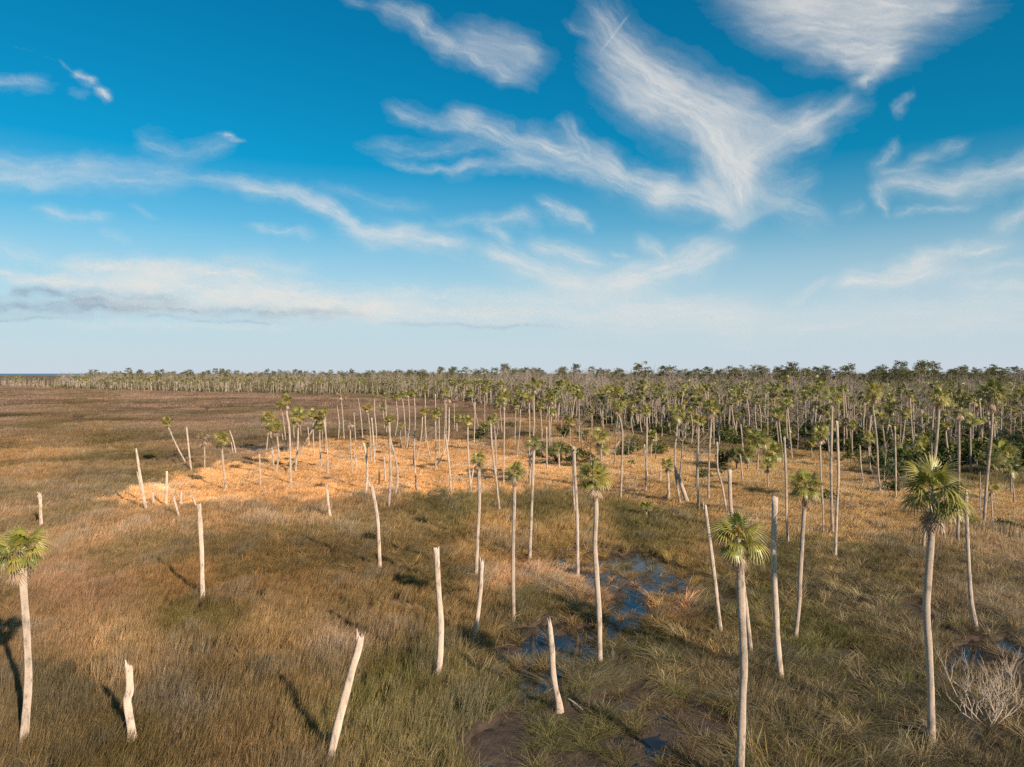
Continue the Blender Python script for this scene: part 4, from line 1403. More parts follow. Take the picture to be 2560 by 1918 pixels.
PINES = []       # unit height 10 m: trunk, crown
for i in range(6):
    rn = random.Random(700 + i)
    Vt, Ft, V, Fc, va = [], [], [], [], []
    pts = [Vector((.12 * math.sin(t * 3 + i), .12 * math.sin(t * 2.4 + i), t * 9.7)) for t in np.linspace(-.02, 1, 6)]
    tube(Vt, Ft, pts, [.15, .12, .11, .10, .08, .03], 5, cap=False)
    lo = rn.uniform(.60, .74)
    for k in range(rn.randint(13, 18)):
        t = lo + (1 - lo) * (k + .5) / 17 + rn.uniform(-.03, .03)
        t = min(t, .99)
        reach = 1.75 * (1 - ((t - lo) / (1 - lo)) ** 2 * .55) * rn.uniform(.5, 1.1)
        a = k * 2.4 + rn.uniform(-.5, .5)
        at = pts[0].lerp(pts[-1], t)
        tip = at + Vector((math.cos(a) * reach, math.sin(a) * reach, rn.uniform(.0, .5)))
        tube(Vt, Ft, [at, at.lerp(tip, .5) + Vector((0, 0, -.05)), tip], [.035, .028, .01], 3, cap=False)
        blob_leaves(V, Fc, va, tip, rn.uniform(.4, .85), rn.uniform(.25, .5), 70, .12, rn)
        if rn.random() < .5:
            blob_leaves(V, Fc, va, at.lerp(tip, .5), .45, .22, 30, .15, rn)
    PINES.append((mkmesh('pine_trunk', Vt, Ft, M['pine_bark']), mkmesh('pine_crown', V, Fc, M['pine'], False, None, {'vary': va})))

SHRUBS = []
for i in range(5):
    rn = random.Random(800 + i)
    V, Fc, va = [], [], []
    for k in range(9):
        c = Vector((rn.gauss(0, .55), rn.gauss(0, .55), rn.uniform(.3, 1.4)))
        blob_leaves(V, Fc, va, c, rn.uniform(.35, .6), rn.uniform(.3, .5), 46, .13, rn)
    SHRUBS.append(mkmesh('shrub_leaves', V, Fc, M['shrub'], False, None, {'vary': va}))


SCRUB = []
for i in range(5):
    rn = random.Random(850 + i)
    V, Fc, va = [], [], []
    for k in range(10):
        c = Vector((rn.gauss(0, .5), rn.gauss(0, .5), rn.uniform(.5, 1.9)))
        blob_leaves(V, Fc, va, c, rn.uniform(.25, .5), rn.uniform(.22, .42), 40, .07, rn)
    SCRUB.append(mkmesh('scrub_leaves', V, Fc, M['scrub'], False, None, {'vary': va}))


def twig_shrub(name, seed, loc, size, n, depth, r, label, cat='dead shrub', group=None, up=.1, tilt=.8, lean=(0, 0), kids=(3, 4), mat='bare'):
    rn = random.Random(seed)
    V, Fc = [], []
    for k in range(n):
        a = 6.28 * k / n + rn.uniform(-.5, .5)
        d = Vector((math.cos(a) * tilt + lean[0], math.sin(a) * tilt * .8 + lean[1], rn.uniform(.5, 1.1)))
        grow(V, Fc, Vector((0, 0, .0)), d, size * rn.uniform(.35, .55), r, depth, rn, .75, up, 5, kids, .62, .25)
    o = link(name, mkmesh(name, V, Fc, M[mat]))
    o.location = loc
    tag(o, label, cat, group)
    return o


def gp(t, x, y, z=.3):
    p = ground_at(*T(t, x, y), z)
    return Vector((p.x, p.y, 0))


twig_shrub('dead_shrub', 1, gp('H', 1370, 1390), 3.2, 9, 3, .036, 'large pale dead shrub with tangled bare branches beside the dark water', lean=(.05, 0), kids=(3, 4), mat='snag', up=.3, tilt=.65)
twig_shrub('dead_shrub', 2, gp('H', 1110, 1455), .9, 5, 2, .018, 'small bare dead twigs beside the foot of the largest palm')
twig_shrub('dead_shrub', 3, gp('H', 1000, 1490, .1), 1.1, 6, 2, .018, 'dead vine twigs clinging round the foot of the largest palm', tilt=.35)
twig_shrub('dead_shrub', 4, gp('H', 1332, 665), 1.0, 4, 2, .02, 'dead sapling with a ragged twig top in matted grass', tilt=.3, up=.5)
twig_shrub('dead_shrub', 5, gp('G', 612, 985), 1.2, 2, 1, .025, 'two bare forked sticks beside the spiky-crowned palm', tilt=.3, up=.5)
twig_shrub('dead_shrub', 6, gp('H', 1600, 1150), 1.7, 6, 2, .024, 'dead branches reaching over the far side of the dark water')
twig_shrub('dead_brush', 7, gp('D', 930, 1130), 3.2, 9, 2, .04, 'heap of grey dead brush lying in golden grass by the tall palm pair', 'dead brush', tilt=1.4, up=-.05)
twig_shrub('dead_brush', 8, gp('D', 1190, 990), 5.0, 8, 3, .05, 'fallen tangle of grey branches beside the bowed palm', 'dead brush', tilt=1.3, up=0)
twig_shrub('dead_brush', 9, gp('D', 1930, 1270), 2.2, 8, 2, .03, 'dead twigs round the foot of the very tall leaning palm', 'dead brush', tilt=.9)
twig_shrub('dead_brush', 10, gp('C', 1240, 1230), 3.0, 8, 2, .035, 'low dead brush round the foot of a palm in amber grass', 'dead brush', tilt=1.0)
twig_shrub('dead_brush', 11, gp('B', 1520, 790), 8.0, 7, 3, .06, 'sprawling fallen grey tree behind the golden grass', 'dead brush', tilt=1.5, up=-.05)
twig_shrub('dead_brush', 12, gp('C', 480, 900), 6.0, 8, 3, .05, 'grey dead brush tangled between palm stems', 'dead brush', tilt=1.2)
twig_shrub('dead_brush', 13, gp('D', 1600, 1160), 3.0, 7, 2, .03, 'grey brush under the hanging skirt of the largest palm', 'dead brush', tilt=.9)

# logs lying in the marsh
def log(tile, p0, p1, r, label, hollow=False, z=.35):
    a, b = ground_at(*T(tile, *p0), z), ground_at(*T(tile, *p1), z)
    base = Vector((a.x, a.y, 0))
    V, Fc = [], []
    m = (a + b) / 2 + Vector((0, 0, .05))
    P = [q - base for q in (a, m, b)]
    C = catmull(P, 8)
    tube(V, Fc, C, [r * (1 + .08 * math.sin(i * 2)) for i in range(8)], 10, jag=.04, hollow=hollow, rough=.05)
    o = link('fallen_log', mkmesh('fallen_log', V, Fc, M['snag']))
    o.location = base
    tag(o, label, 'log')


log('B', (1990, 955), (1822, 988), .12, 'long thin fallen trunk lying over golden grass')
log('H', (120, 985), (-4, 925), .17, 'hollow fallen log with dark open end beside the blotched dead trunk', True, .25)
log('G', (440, 1305), (330, 1225), .04, 'thin fallen stick on the mud beside the torn-topped trunk', False, .2)
log('C', (1085, 985), (1205, 770), .12, 'leaning grey fallen trunk propped among palms')

# a shed frond lying on the grass
p = gp('H', 575, 1442)
fo = link('fallen_frond', FM['dead_frond'][1])
fo.location = (p.x - .35, p.y, .75)
fo.rotation_euler = (R(12), R(6), R(170))
fo.scale = (.95, .95, .95)
tag(fo, 'single orange-brown fallen palm frond lying on green matted grass', 'palm frond')
fo.location = (p.x + .5, p.y, .72)


# ------------------------------------------------------------------ forest
FPX = np.array([-900, -300, 0, 300, 600, 900, 1150, 1260, 1400, 1600, 1800, 2000, 2200, 2560, 2900, 3600], float)
FD = np.array([800, 780, 735, 600, 520, 490, 380, 285, 215, 178, 150, 134, 119, 108, 104, 100], float)


def front(px):
    return np.interp(px, FPX, FD)


def spread_pts(n, rng, inner, outer, pxlo=-250, pxhi=2820, mind=3.0):
    """random points in a belt behind the forest front, even per ground area"""
    pts = []
    grid = {}
    tries = 0
    pxs = np.linspace(pxlo, pxhi, 400)
    fr = front(pxs)
    wgt = (fr + outer) ** 2 - (fr + inner) ** 2
    cdf = np.cumsum(wgt) / wgt.sum()
    while len(pts) < n and tries < n * 12:
        tries += 1
        k = np.searchsorted(cdf, rng.random())
        px = pxs[min(k, 399)] + (rng.random() - .5) * 8
        f = float(front(px))
        d = math.sqrt((f + inner) ** 2 + rng.random() * ((f + outer) ** 2 - (f + inner) ** 2))
        x = (px - CX) * d / F
        c = (int(x // mind), int(d // mind))
        bad = False
        for ax in (-1, 0, 1):
            for ay in (-1, 0, 1):
                for q in grid.get((c[0] + ax, c[1] + ay), ()):
                    if (q[0] - x) ** 2 + (q[1] - d) ** 2 < mind * mind:
                        bad = True
        if bad:
            continue
        grid.setdefault(c, []).append((x, d))
        pts.append((x, d, px))
    return pts


def build_forest():
    rng = np.random.default_rng(5)
    prn = random.Random(9)
    UB = np.array(used_bases)

    # ---- palms
    pal = spread_pts(2600, rng, -6, 200, mind=2.0) + spread_pts(620, rng, -14, 95, 1130, 2820, mind=2.2)
    pal = [p for p in pal if ((UB[:, 0] - p[0]) ** 2 + (UB[:, 1] - p[1]) ** 2).min() > 9]
    pal = [p for p in pal if p[2] > 190 or rng.random() < .45]
    # a few stand out in front of the wood in the middle and on the right
    pal.sort(key=lambda p: p[1])
    n_ind = 300 - n_palm
    inframe = [p for p in pal if -20 < p[2] < 2580]
    ind = inframe[:n_ind]
    ids = set(id(p) for p in ind)
    rest = [p for p in pal if id(p) not in ids]
    for x, y, px in ind:
        h = prn.uniform(5.5, 12.5) if prn.random() < .8 else prn.uniform(2, 5)
        f = float(front(px))
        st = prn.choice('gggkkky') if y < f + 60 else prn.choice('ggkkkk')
        t, tp = prn.choice(TRUNKS)
        root = bpy.data.objects.new('cabbage_palm', None)
        root.empty_display_size = .3
        col.objects.link(root)
        root.location = (x, y, .05)
        rz = prn.uniform(0, 6.28)
        root.rotation_euler = (R(prn.gauss(0, 4.5)), R(prn.gauss(0, 4.5)), rz)
        link('trunk', t, root, (0, 0, 0), (0, 0, 0), (10.5, 10.5, h))
        q = prn.uniform(.8, 1.6)
        link('crown', prn.choice(CROWNS[st]), root, (tp.x * 10.5, tp.y * 10.5, h), (prn.gauss(0, .22), prn.gauss(0, .22), prn.uniform(0, 6.28)), (q, q * prn.uniform(.85, 1.1), q * prn.uniform(.75, 1.25)))
        tag(root, '%s %s cabbage palm with %s %s crown crowded into the forest front' % (height_word(h), 'slanting' if max(abs(root.rotation_euler.x), abs(root.rotation_euler.y)) > R(3.2) else 'straight', 'broad' if q > 1.3 else 'small' if q < 1.1 else 'round', CW[st]), 'palm tree', 'cabbage palms of the forest front')
    # the rest of the palm belt is one mass
    mk = []
    for i in range(6):
        t, tp = TRUNKS[i % 5]
        cm = CROWNS['gk'[i % 2]][i % 4]
        V = [tuple(v.co[k] * (10.5, 10.5, 10.0)[k] for k in range(3)) for v in t.vertices]
        Fc = [tuple(p.vertices) for p in t.polygons]
        mi = [0] * len(Fc)
        nb = len(V)
        V += [(v.co.x * 1.6 + tp.x * 10.5, v.co.y * 1.6 + tp.y * 10.5, v.co.z * 1.5 + 10.0) for v in cm.vertices]
        Fc += [tuple(nb + j for j in p.vertices) for p in cm.polygons]
        mi += [1 + p.material_index for p in cm.polygons]
        tipv = [0] * nb + [d_.value for d_ in cm.attributes['tip'].data]
        vv = [0] * nb + [d_.value for d_ in cm.attributes['vary'].data]
        mk.append(mkmesh('far_palm', V, Fc, [M['trunk'], cm.materials[0], cm.materials[1]], False, mi, {'tip': tipv, 'vary': vv}))
    n = len(rest)
    pos = np.array([(p[0], p[1], .05) for p in rest])
    rot = np.stack([rng.normal(0, .09, n), rng.normal(0, .09, n), rng.random(n) * 6.28], 1)
    o = scatter('distant_palms', pos, rot, rng.uniform(.42, 1.15, n), rng.integers(0, 6, n), mk)
    tag(o, 'distant belt of pale-stemmed cabbage palms along the edge of the wood', 'palms')

    # ---- bare trees
    br = spread_pts(1500, rng, 70, 330, 150, 2820, mind=2.6) + spread_pts(520, rng, 4, 120, 1250, 2820, mind=2.4) + spread_pts(220, rng, 30, 130, 230, 1250, mind=3)
    # thin their front edge in the middle where golden grass shows between the palms
    br.sort(key=lambda p: p[1])
    near = [p for p in br if -10 < p[2] < 2570][:280]
    ids = set(id(p) for p in near)
    for x, y, px in near:
        i = prn.randrange(6)
        h = prn.uniform(7, 13.5)
        root = bpy.data.objects.new('bare_tree', None)
        root.empty_display_size = .3
        col.objects.link(root)
        root.location = (x, y, .05)
        root.rotation_euler = (R(prn.gauss(0, 4)), R(prn.gauss(0, 4)), prn.uniform(0, 6.28))
        q = h / 10
        root.scale = (q, q, q)
        link('trunk', BARE[i][0], root)
        link('crown', BARE[i][1], root)
        tag(root, '%s %s leafless grey tree with %s standing in the wood' % (height_word(h), 'slanting' if max(abs(root.rotation_euler.x), abs(root.rotation_euler.y)) > R(5) else 'straight', ('wide arms', 'dense twigs', 'short spire branches', 'forked limbs', 'sparse limbs', 'narrow spire top')[i]), 'bare tree', 'leafless grey trees of the wood')
    rest = [p for p in br if id(p) not in ids]
    mk = []
    for t, b in BARE:
        V = [tuple(v.co) for v in t.vertices]
        Fc = [tuple(p.vertices) for p in t.polygons]
        nb = len(V)
        V += [tuple(v.co) for v in b.vertices]
        Fc += [tuple(nb + j for j in p.vertices) for p in b.polygons]
        mk.append(mkmesh('far_bare_tree', V, Fc, M['bare']))
    n = len(rest)
    pos = np.array([(p[0], p[1], .05) for p in rest])
    rot = np.stack([rng.normal(0, .05, n), rng.normal(0, .05, n), rng.random(n) * 6.28], 1)
    o = scatter('distant_bare_trees', pos, rot, rng.uniform(.85, 1.62, n), rng.integers(0, 6, n), mk)
    tag(o, 'grey mass of distant leafless trees behind the palms', 'bare trees')

    # ---- pines
    pn = spread_pts(950, rng, 130, 450, 215, 2850, mind=5.0)
    # individuals: those that make up the skyline
    vis = [p for p in pn if -10 < p[2] < 2570]
    vis.sort(key=lambda p: p[1])
    ind = vis[:260]
    ids = set(id(p) for p in ind)

    def pine_h(px, y):
        return 14.8 + prn.gauss(0, 2.7) + (1.4 if px > 1000 else .4)
    for x, y, px in ind:
        i = prn.randrange(6)
        h = pine_h(px, y)
        root = bpy.data.objects.new('pine_tree', None)
        root.empty_display_size = .3
        col.objects.link(root)
        root.location = (x, y, .05)
        root.rotation_euler = (R(prn.gauss(0, 2)), R(prn.gauss(0, 2)), prn.uniform(0, 6.28))
        q = h / 10
        root.scale = (q, q, q)
        link('trunk', PINES[i][0], root)
        link('crown', PINES[i][1], root)
        tag(root, '%s dark pine with %s crown on the forest skyline' % ('towering' if h > 18.5 else 'tall' if h > 16.8 else 'middling' if h > 15 else 'low', ('broad', 'open', 'flat', 'rounded', 'ragged', 'narrow')[i]), 'pine tree', 'pines of the forest skyline')
    rest = [p for p in pn if id(p) not in ids]
    mk = []
    for t, b in PINES:
        V = [tuple(v.co) for v in t.vertices]
        Fc = [tuple(p.vertices) for p in t.polygons]
        nb = len(V)
        mi = [0] * len(Fc)
        V += [tuple(v.co) for v in b.vertices]
        Fc += [tuple(nb + j for j in p.vertices) for p in b.polygons]
        mi += [1] * (len(Fc) - len(mi))
        vv = [0] * nb + [d_.value for d_ in b.attributes['vary'].data]
        mk.append(mkmesh('far_pine', V, Fc, [M['pine_bark'], M['pine']], False, mi, {'vary': vv}))
    n = len(rest)
    pos = np.array([(p[0], p[1], .05) for p in rest])
    rot = np.stack([rng.normal(0, .03, n), rng.normal(0, .03, n), rng.random(n) * 6.28], 1)
    hs = np.array([pine_h(p[2], p[1]) / 10 for p in rest])
    o = scatter('distant_pines', pos, rot, hs, rng.integers(0, 6, n), mk)
    tag(o, 'distant dark pine wood closing the horizon', 'pine wood')

    # ---- undergrowth and palmettos that read as one mass
    ug = spread_pts(2600, rng, 2, 240, 120, 2820, mind=1.5) + spread_pts(900, rng, 0, 110, 1500, 2820, mind=1.3)
    n = len(ug)
    pos = np.array([(p[0], p[1], .0) for p in ug])
    rot = np.stack([rng.normal(0, .1, n), rng.normal(0, .1, n), rng.random(n) * 6.28], 1)
    right = smooth01(1500, 2300, np.array([p[2] for p in ug]))
    scl = rng.uniform(.7, 1.5, n) * (1 + 1.0 * right)
    # scrub trees that fill the wood behind the first stems
    sc_ = spread_pts(1700, rng, 8, 330, 225, 2840, mind=2.6)
    m_ = len(sc_)
    pos2 = np.array([(p[0], p[1], 0.) for p in sc_])
    s2 = rng.uniform(1.6, 4.2, m_)
    pos2[:, 2] = rng.random(m_) * 2.0
    o = scatter('forest_scrub', pos2, np.stack([rng.normal(0, .1, m_), rng.normal(0, .1, m_), rng.random(m_) * 6.28], 1),
                np.stack([s2 * .8, s2 * .8, s2 * rng.uniform(.8, 1.3, m_)], 1), rng.integers(0, 5, m_), SCRUB)
    tag(o, 'olive-brown scrub filling the wood between the stems', 'scrub')
    protos = SHRUBS + [CROWNS['k'][0], CROWNS['k'][2], CROWNS['s'][1]]
    var = rng.integers(0, 8, n)
    pos[:, 2] = np.where(var > 4, .5 + rng.random(n) * 1.6 * (1 + right), 0)
    o = scatter('forest_undergrowth', pos, rot, scl, var, protos)
    tag(o, 'dark green undergrowth and palmetto thicket beneath the wood', 'undergrowth')


build_forest()


# single large bare trees that stand out
def big_bare(tile, x, y, h, i, label):
    p = gp(tile, x, y, .4)
    root = bpy.data.objects.new('bare_tree', None)
    root.empty_display_size = .3
    col.objects.link(root)
    root.location = p
    root.scale = (h / 10 * 1.1, h / 10 * 1.1, h / 10)
    root.rotation_euler = (0, 0, i * 1.3)
    link('trunk', BARE[i % 6][0], root)
    link('crown', BARE[i % 6][1], root)
    tag(root, label, 'bare tree', 'large grey dead trees among the palms')


for a in [('D', 942, 640, 13.5, 0, 'huge bare dead tree with wide arms above the thicket'),
          ('D', 1492, 640, 13.0, 2, 'dead spire-shaped tree with short side branches above the thicket'),
          ('D', 1815, 720, 11.5, 5, 'slim dead spire in the dark thicket'),
          ('C', 1168, 992, 7.0, 1, 'forked grey dead tree on amber grass between palms'),
          ('C', 1275, 925, 6.5, 3, 'spreading grey dead tree on amber grass'),
          ('C', 880, 880, 6.5, 4, 'low spreading dead tree between palm stems'),
          ('C', 1560, 700, 11.0, 3, 'wide pale dead tree at the forest front'),
          ('C', 1740, 1090, 8.0, 1, 'dead tree with twisted twigs beside the gnarled stump'),
          ('C', 1868, 1180, 9.0, 0, 'dead tree with drooping twigs behind the yellow-crowned palm'),
          ('C', 960, 1010, 4.5, 4, 'small dead tree under the bushy double palm'),
          ('D', 560, 740, 6.0, 3, 'pale twiggy dead tree between palms at the thicket edge'),
          ('D', 2150, 800, 8.0, 4, 'grey twiggy tree at the thicket edge by tall leaning palm'),
          ('D', 1200, 960, 6.0, 1, 'dead tree tangled behind the thin straight stem'),
          ('D', 220, 640, 8.0, 3, 'spreading bare tree behind the low palms'),
          ('C', 700, 700, 8.0, 0, 'slim bare tree among the middle palms')]:
    big_bare(*a)


# evergreen shrubs that stand singly in the open
def shrub(tile, x, y, q, i, label):
    p = gp(tile, x, y, .3)
    root = bpy.data.objects.new('evergreen_shrub', None)
    root.empty_display_size = .2
    col.objects.link(root)
    root.location = p
    root.rotation_euler = (0, 0, i * 2.1)
    root.scale = (q, q, q)
    link('foliage', SHRUBS[i % 5], root)
    rn = random.Random(i)
    V, Fc = [], []
    for k in range(4):
        a = k * 1.6 + rn.random()
        tube(V, Fc, [Vector((0, 0, -.05)), Vector((math.cos(a) * .2, math.sin(a) * .2, .5)), Vector((math.cos(a) * .5, math.sin(a) * .5, 1.1))], [.05, .035, .015], 4, cap=False)
    link('stem', mkmesh('stem', V, Fc, M['bare']), root)
    tag(root, label, 'shrub', 'evergreen shrubs at the forest front')


_rs = random.Random(31)
for k, (t, x, y, q) in enumerate([('B', 2080, 760, 1.6), ('C', 40, 700, 1.5), ('C', 260, 660, 1.6), ('C', 720, 740, 2.0), ('C', 900, 760, 1.6), ('C', 1330, 860, 2.2),
                                  ('C', 1240, 900, 1.8), ('C', 560, 920, 2.0), ('C', 650, 960, 1.8), ('C', 800, 960, 1.9), ('C', 900, 960, 1.6), ('C', 1540, 880, 1.8), ('C', 1960, 1090, 1.2),
                                  ('D', 60, 830, 2.0), ('D', 900, 740, 1.7), ('D', 960, 800, 1.6), ('D', 1260, 900, 2.6), ('D', 1330, 950, 2.0), ('D', 1420, 870, 2.4),
                                  ('D', 1650, 850, 2.6), ('D', 1880, 850, 2.6), ('D', 2200, 880, 2.8), ('D', 2100, 880, 2.4), ('D', 1240, 1020, 1.2), ('D', 790, 1080, 1.0),
                                  ('D', 2060, 1290, .9), ('B', 1350, 800, .8), ('B', 460, 990, .8)]):
    shrub(t, x, y, q, k, '%s evergreen shrub %s' % ('low' if q < 1.3 else 'rounded' if q < 1.9 else 'large dark', {'B': 'behind the golden grass', 'C': 'among palm stems on amber grass', 'D': 'along the dark thicket edge'}[t]))


# ------------------------------------------------------------------ grass
def clump(seed, n, rad, h, bw, lean, droop, spread=.25, segs=3):
    """tuft of blades; lean along +X"""
    rn = np.random.default_rng(seed)
    V, Fc, bl = [], [], []
    for k in range(n):
        a, r = rn.random() * 6.28, math.sqrt(rn.random()) * rad
        x, y = math.cos(a) * r, math.sin(a) * r
        hh = h * rn.uniform(.6, 1.08)
        lx = lean + rn.normal(0, spread)
        ly = rn.normal(0, spread)
        dr = droop * rn.uniform(.4, 1.4)
        fa = rn.random() * 3.14
        wx, wy = math.cos(fa) * bw * .5, math.sin(fa) * bw * .5
        b = len(V)
        for i in range(segs):
            t = i / segs
            bx, by = lx * (t * .7 + dr * t * t), ly * (t * .7 + dr * t * t)
            z = t * (1 - dr * .35 * t * t)
            wd = 1 - .55 * t
            V += [(x + bx * hh - wx * wd, y + by * hh - wy * wd, z * hh), (x + bx * hh + wx * wd, y + by * hh + wy * wd, z * hh)]
        bx, by = lx * (.7 + dr), ly * (.7 + dr)
        V.append((x + bx * hh, y + by * hh, (1 - dr * .35) * hh))
        for i in range(segs - 1):
            q = b + 2 * i
            Fc.append((q, q + 1, q + 3, q + 2))
        q = b + 2 * (segs - 1)
        Fc.append((q, q + 1, q + 2))
        c = rn.random()
        bl += [c] * (2 * segs + 1)
    return mkmesh('tuft', V, Fc, M['grass'], False, None, {'blade': bl})


def lay_grass():
    rng = np.random.default_rng(21)
    bands = [  # name, d0, d1, per m2, proto params
        ('near_marsh_grass', 20, 62, 8.5, .27, .018, 42, 2.0),
        ('middle_marsh_grass', 62, 135, 3.0, .62, .030, 70, 2.6),
        ('far_marsh_grass', 135, 300, .55, 1.5, .065, 110, 4.0),
        ('farthest_marsh_grass', 300, 900, .085, 3.6, .16, 120, 8.0)]
    for bi, (nm, d0, d1, den, rad, bw, nb, _) in enumerate(bands):
        area_w = 1.62
        area = area_w / 2 * (d1 * d1 - d0 * d0)
        n = int(area * den)
        d = np.sqrt(d0 * d0 + rng.random(n) * (d1 * d1 - d0 * d0))
        x = (rng.random(n) - .5) * area_w * d
        px, py = proj(x, d, .5)
        gx, gy = proj(x, d, 0.0)
        keep = np.ones(n, bool)
        if bi >= 2:
            keep &= d < front(px) + (40 if bi == 2 else 25)
            keep |= (px < 160) & (bi == 3)
        wet = wetness(gx, gy)
        tuft = fbm(x * .8, d * .8, 61, 3)
        keep &= ~((wet > .9) & (((tuft < .63) & (fbm(x * 2.2, d * 2.2, 67, 2) < .76)) if bi < 2 else (tuft < .66)))
        keep &= ~((wet > .5) & (wet < .9) & (tuft < .53))
        keep &= ~((wet > .5) & (rng.random(n) < .35))
        bare = fbm(x * .35 + 50, d * .35, 65, 3)
        keep &= ~((bare < .30) & (rng.random(n) < .8))
        x, d, px, py, wet, tuft = (v[keep] for v in (x, d, px, py, wet, tuft))
        n = len(x)
        tint, io = grass_tint(px, py)
        # patchwork of the stand: taller pale heads, low olive hollows
        s = 1.0 if bi < 2 else .35
        p1 = fbm(x * .11 * s + 5, d * .07 * s, 71, 4)
        p2 = fbm(x * .5 * s, d * .35 * s, 75, 3)
        olive = smooth01(.52, .66, p1) * (1 - io)
        tint = tint * (1 - .5 * olive[:, None]) + np.array([.085, .078, .028]) * (.5 * olive[:, None])
        pale = smooth01(.56, .74, p2) * .4
        tint = tint * (1 - pale[:, None]) + tint.mean(1, keepdims=True) * np.array([1.5, 1.22, .95]) * pale[:, None]
        streak = fbm(x * (.05 if bi < 2 else .018), d * (.10 if bi < 2 else .05), 101, 5)
        fac = .46 + 1.08 * streak
        tint = tint * (fac * (1 - .65 * io) + .65 * io * 1.02)[:, None]
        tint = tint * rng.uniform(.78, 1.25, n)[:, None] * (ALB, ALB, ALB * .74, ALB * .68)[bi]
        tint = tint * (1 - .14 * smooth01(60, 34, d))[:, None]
        tint = tint * .80 + tint.mean(1, keepdims=True) * .15
        # some stems are fully dry
        dry = rng.random(n) < .10
        tint[dry] = tint[dry] * np.array([1.25, 1.2, 1.2])
        # height of the growth
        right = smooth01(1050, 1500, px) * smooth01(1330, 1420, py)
        tint = tint * (1 - .20 * right)[:, None]  # right foreground tint lowered to paint in denser shade
        hgt = (1.0 - .42 * io) * (1 - .22 * right) * (.42 + 1.15 * p2) * (1 - .18 * olive) * (.72 + .55 * fbm(x * 1.3 * s, d * 1.0 * s, 131, 2)) * (.9 + .35 * (fbm(x * .05, d * .05, 79, 3)))
        hgt = np.where(wet > .5, hgt * .68, hgt)
        mat = right * smooth01(.42, .56, fbm(x * .16, d * .22, 83, 3)) * (wet < .5)
        protos, base_var = [], []
        for k in range(6):
            protos.append(clump(900 + 20 * bi + k, nb, rad, .95, bw, .20 + .05 * k, .35, .16 if bi < 2 else .13))
        for k in range(4):      # flattened, matted
            protos.append(clump(950 + 20 * bi + k, nb, rad * 1.1, .85, bw * .9, 1.0 + .2 * k, .55, .38))
        for k in range(3):      # arching tussock
            protos.append(clump(980 + 20 * bi + k, nb, rad * .55, 1.0, bw, .0, .9, .46, 4))
        var = rng.integers(0, 6, n)
        m2 = rng.random(n) < mat * .85
        var = np.where(m2, rng.integers(6, 10, n), var)
        m3 = (rng.random(n) < .30 * right) | (wet > .5)
        var = np.where(m3 & ~m2, rng.integers(10, 13, n), var)
        ang = (fbm(x * .045, d * .045, 91, 3) - .5) * 3.6 + .25 + rng.normal(0, .3, n)
        ang = np.where(m2, (fbm(x * .12, d * .12, 95, 2) - .5) * 5 - .5, ang)
        ang = np.where(m3, rng.random(n) * 6.28, ang)
        rot = np.stack([rng.normal(0, .05, n), rng.normal(0, .05, n), ang], 1)
        tint[m2] = tint[m2] * .6 + tint[m2].mean(1, keepdims=True) * np.array([1.16, 1.0, .8]) * .55
        pos = np.stack([x, d, np.where(wet > .5, -.02, .10)], 1)
        wscl = rng.uniform(.85, 1.2, n)
        scl = np.stack([wscl, wscl, hgt * rng.uniform(.85, 1.15, n)], 1)
        scl[m2, 0:2] *= .9
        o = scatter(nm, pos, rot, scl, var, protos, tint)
        tag(o, {0: 'brown and olive rush growing round the pools and foreground trunks', 1: 'golden and brown marsh grass round the mid-field palms',
                2: 'brown marsh grass sweeping back towards the wood', 3: 'pinkish-brown open marsh reaching to the far wood'}[bi], 'grass')


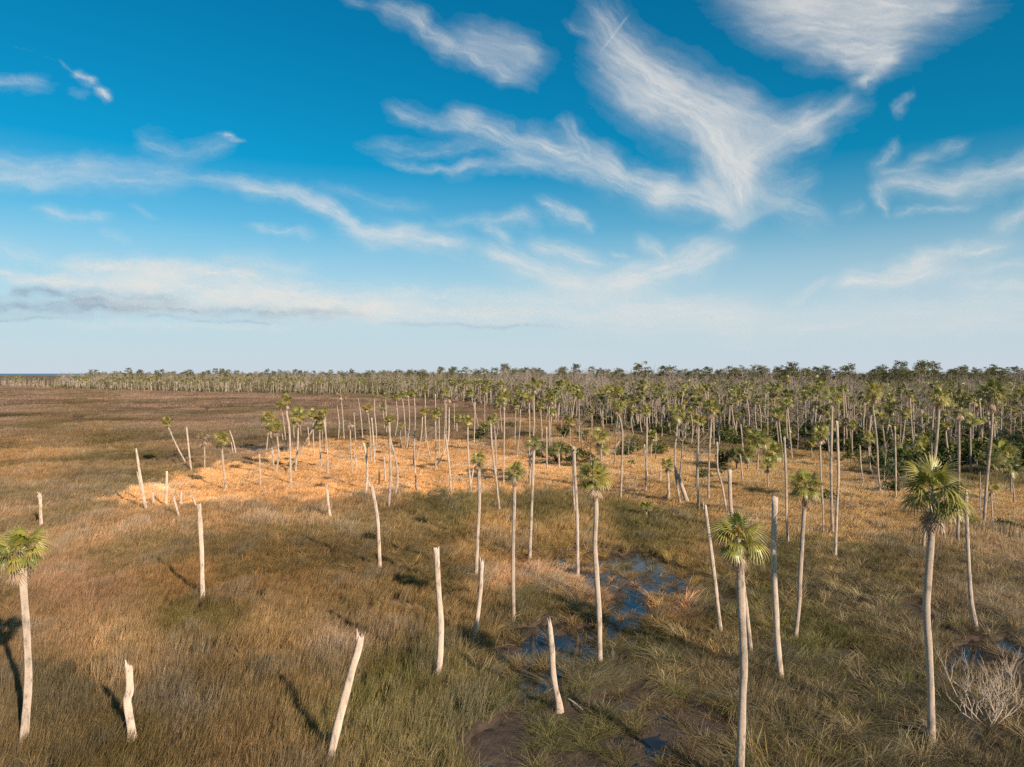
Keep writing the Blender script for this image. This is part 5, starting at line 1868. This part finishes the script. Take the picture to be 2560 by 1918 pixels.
def lay_accents():
    rng = np.random.default_rng(77)
    # long arching straw and green tussocks that stand out of the sward
    d0, d1 = 22, 75
    n = int(1.62 / 2 * (d1 * d1 - d0 * d0) * 2.6)
    d = np.sqrt(d0 * d0 + rng.random(n) * (d1 * d1 - d0 * d0))
    x = (rng.random(n) - .5) * 1.62 * d
    px, py = proj(x, d, .5)
    gx, gy = proj(x, d, 0)
    right = smooth01(820, 1150, px) * smooth01(1330, 1420, py)
    wet = wetness(gx, gy)
    dens = .20 + .65 * right * smooth01(.35, .6, fbm(x * .5, d * .5, 111, 3))
    dens = np.where(wet > .9, .0, np.where(wet > .5, .06, dens))
    keep = rng.random(n) < dens
    x, d, px, py, right, wet = (v[keep] for v in (x, d, px, py, right, wet))
    n = len(x)
    tint, io = grass_tint(px, py)
    kind = rng.random(n)
    straw, green = np.array([.29, .235, .155]), np.array([.105, .12, .035])
    mixc = np.where((kind < .5)[:, None], straw, np.where((kind < .78)[:, None], green, tint * 1.6))
    kk = np.where(right > .3, .65, .25)[:, None]
    tint = (tint * (1.12 - kk) + mixc * kk) * rng.uniform(.8, 1.25, n)[:, None] * ALB * .85
    protos = [clump(1200 + k, 38, .20, .95, .017, .0, 1.0, .48, 4) for k in range(4)] + \
             [clump(1220 + k, 34, .26, .95, .017, .9, .9, .34, 4) for k in range(3)]
    rot = np.stack([rng.normal(0, .08, n), rng.normal(0, .08, n), rng.random(n) * 6.28], 1)
    hs = rng.uniform(.65, 1.25, n)
    o = scatter('marsh_tussocks', np.stack([x, d, np.where(wet > .5, -.02, .12)], 1), rot, np.stack([hs, hs, hs * rng.uniform(.7, 1.05, n)], 1), rng.integers(0, 7, n), protos, tint)
    tag(o, 'arching straw and green tussocks standing out of the sward', 'grass')
    # short dark stubble on the mud and in the shallow pools
    n = int(1.62 / 2 * (120 ** 2 - d0 * d0) * 7)
    d = np.sqrt(d0 * d0 + rng.random(n) * (120 ** 2 - d0 * d0))
    x = (rng.random(n) - .5) * 1.62 * d
    gx, gy = proj(x, d, 0)
    wet = wetness(gx, gy)
    keep = (wet > .5) & (fbm(x * 1.1, d * 1.1, 121, 3) > np.where(wet > .9, .48, .40)) & (rng.random(len(x)) < np.where(wet > .9, .8, 1.0))
    x, d = x[keep], d[keep]
    n = len(x)
    tint = np.array([.13, .095, .055]) * rng.uniform(.5, 1.8, n)[:, None]
    protos = [clump(1300 + k, 12, .15, .22, .016, .0, .5, .5, 2) for k in range(4)]
    rot = np.stack([rng.normal(0, .1, n), rng.normal(0, .1, n), rng.random(n) * 6.28], 1)
    o = scatter('marsh_stubble', np.stack([x, d, np.full(n, -.03)], 1), rot, rng.uniform(.6, 1.6, n), rng.integers(0, 4, n), protos, tint)
    tag(o, 'short dark stubble on the mud and in the shallow pools', 'stubble')


ALB = 1.45
lay_grass()
lay_accents()
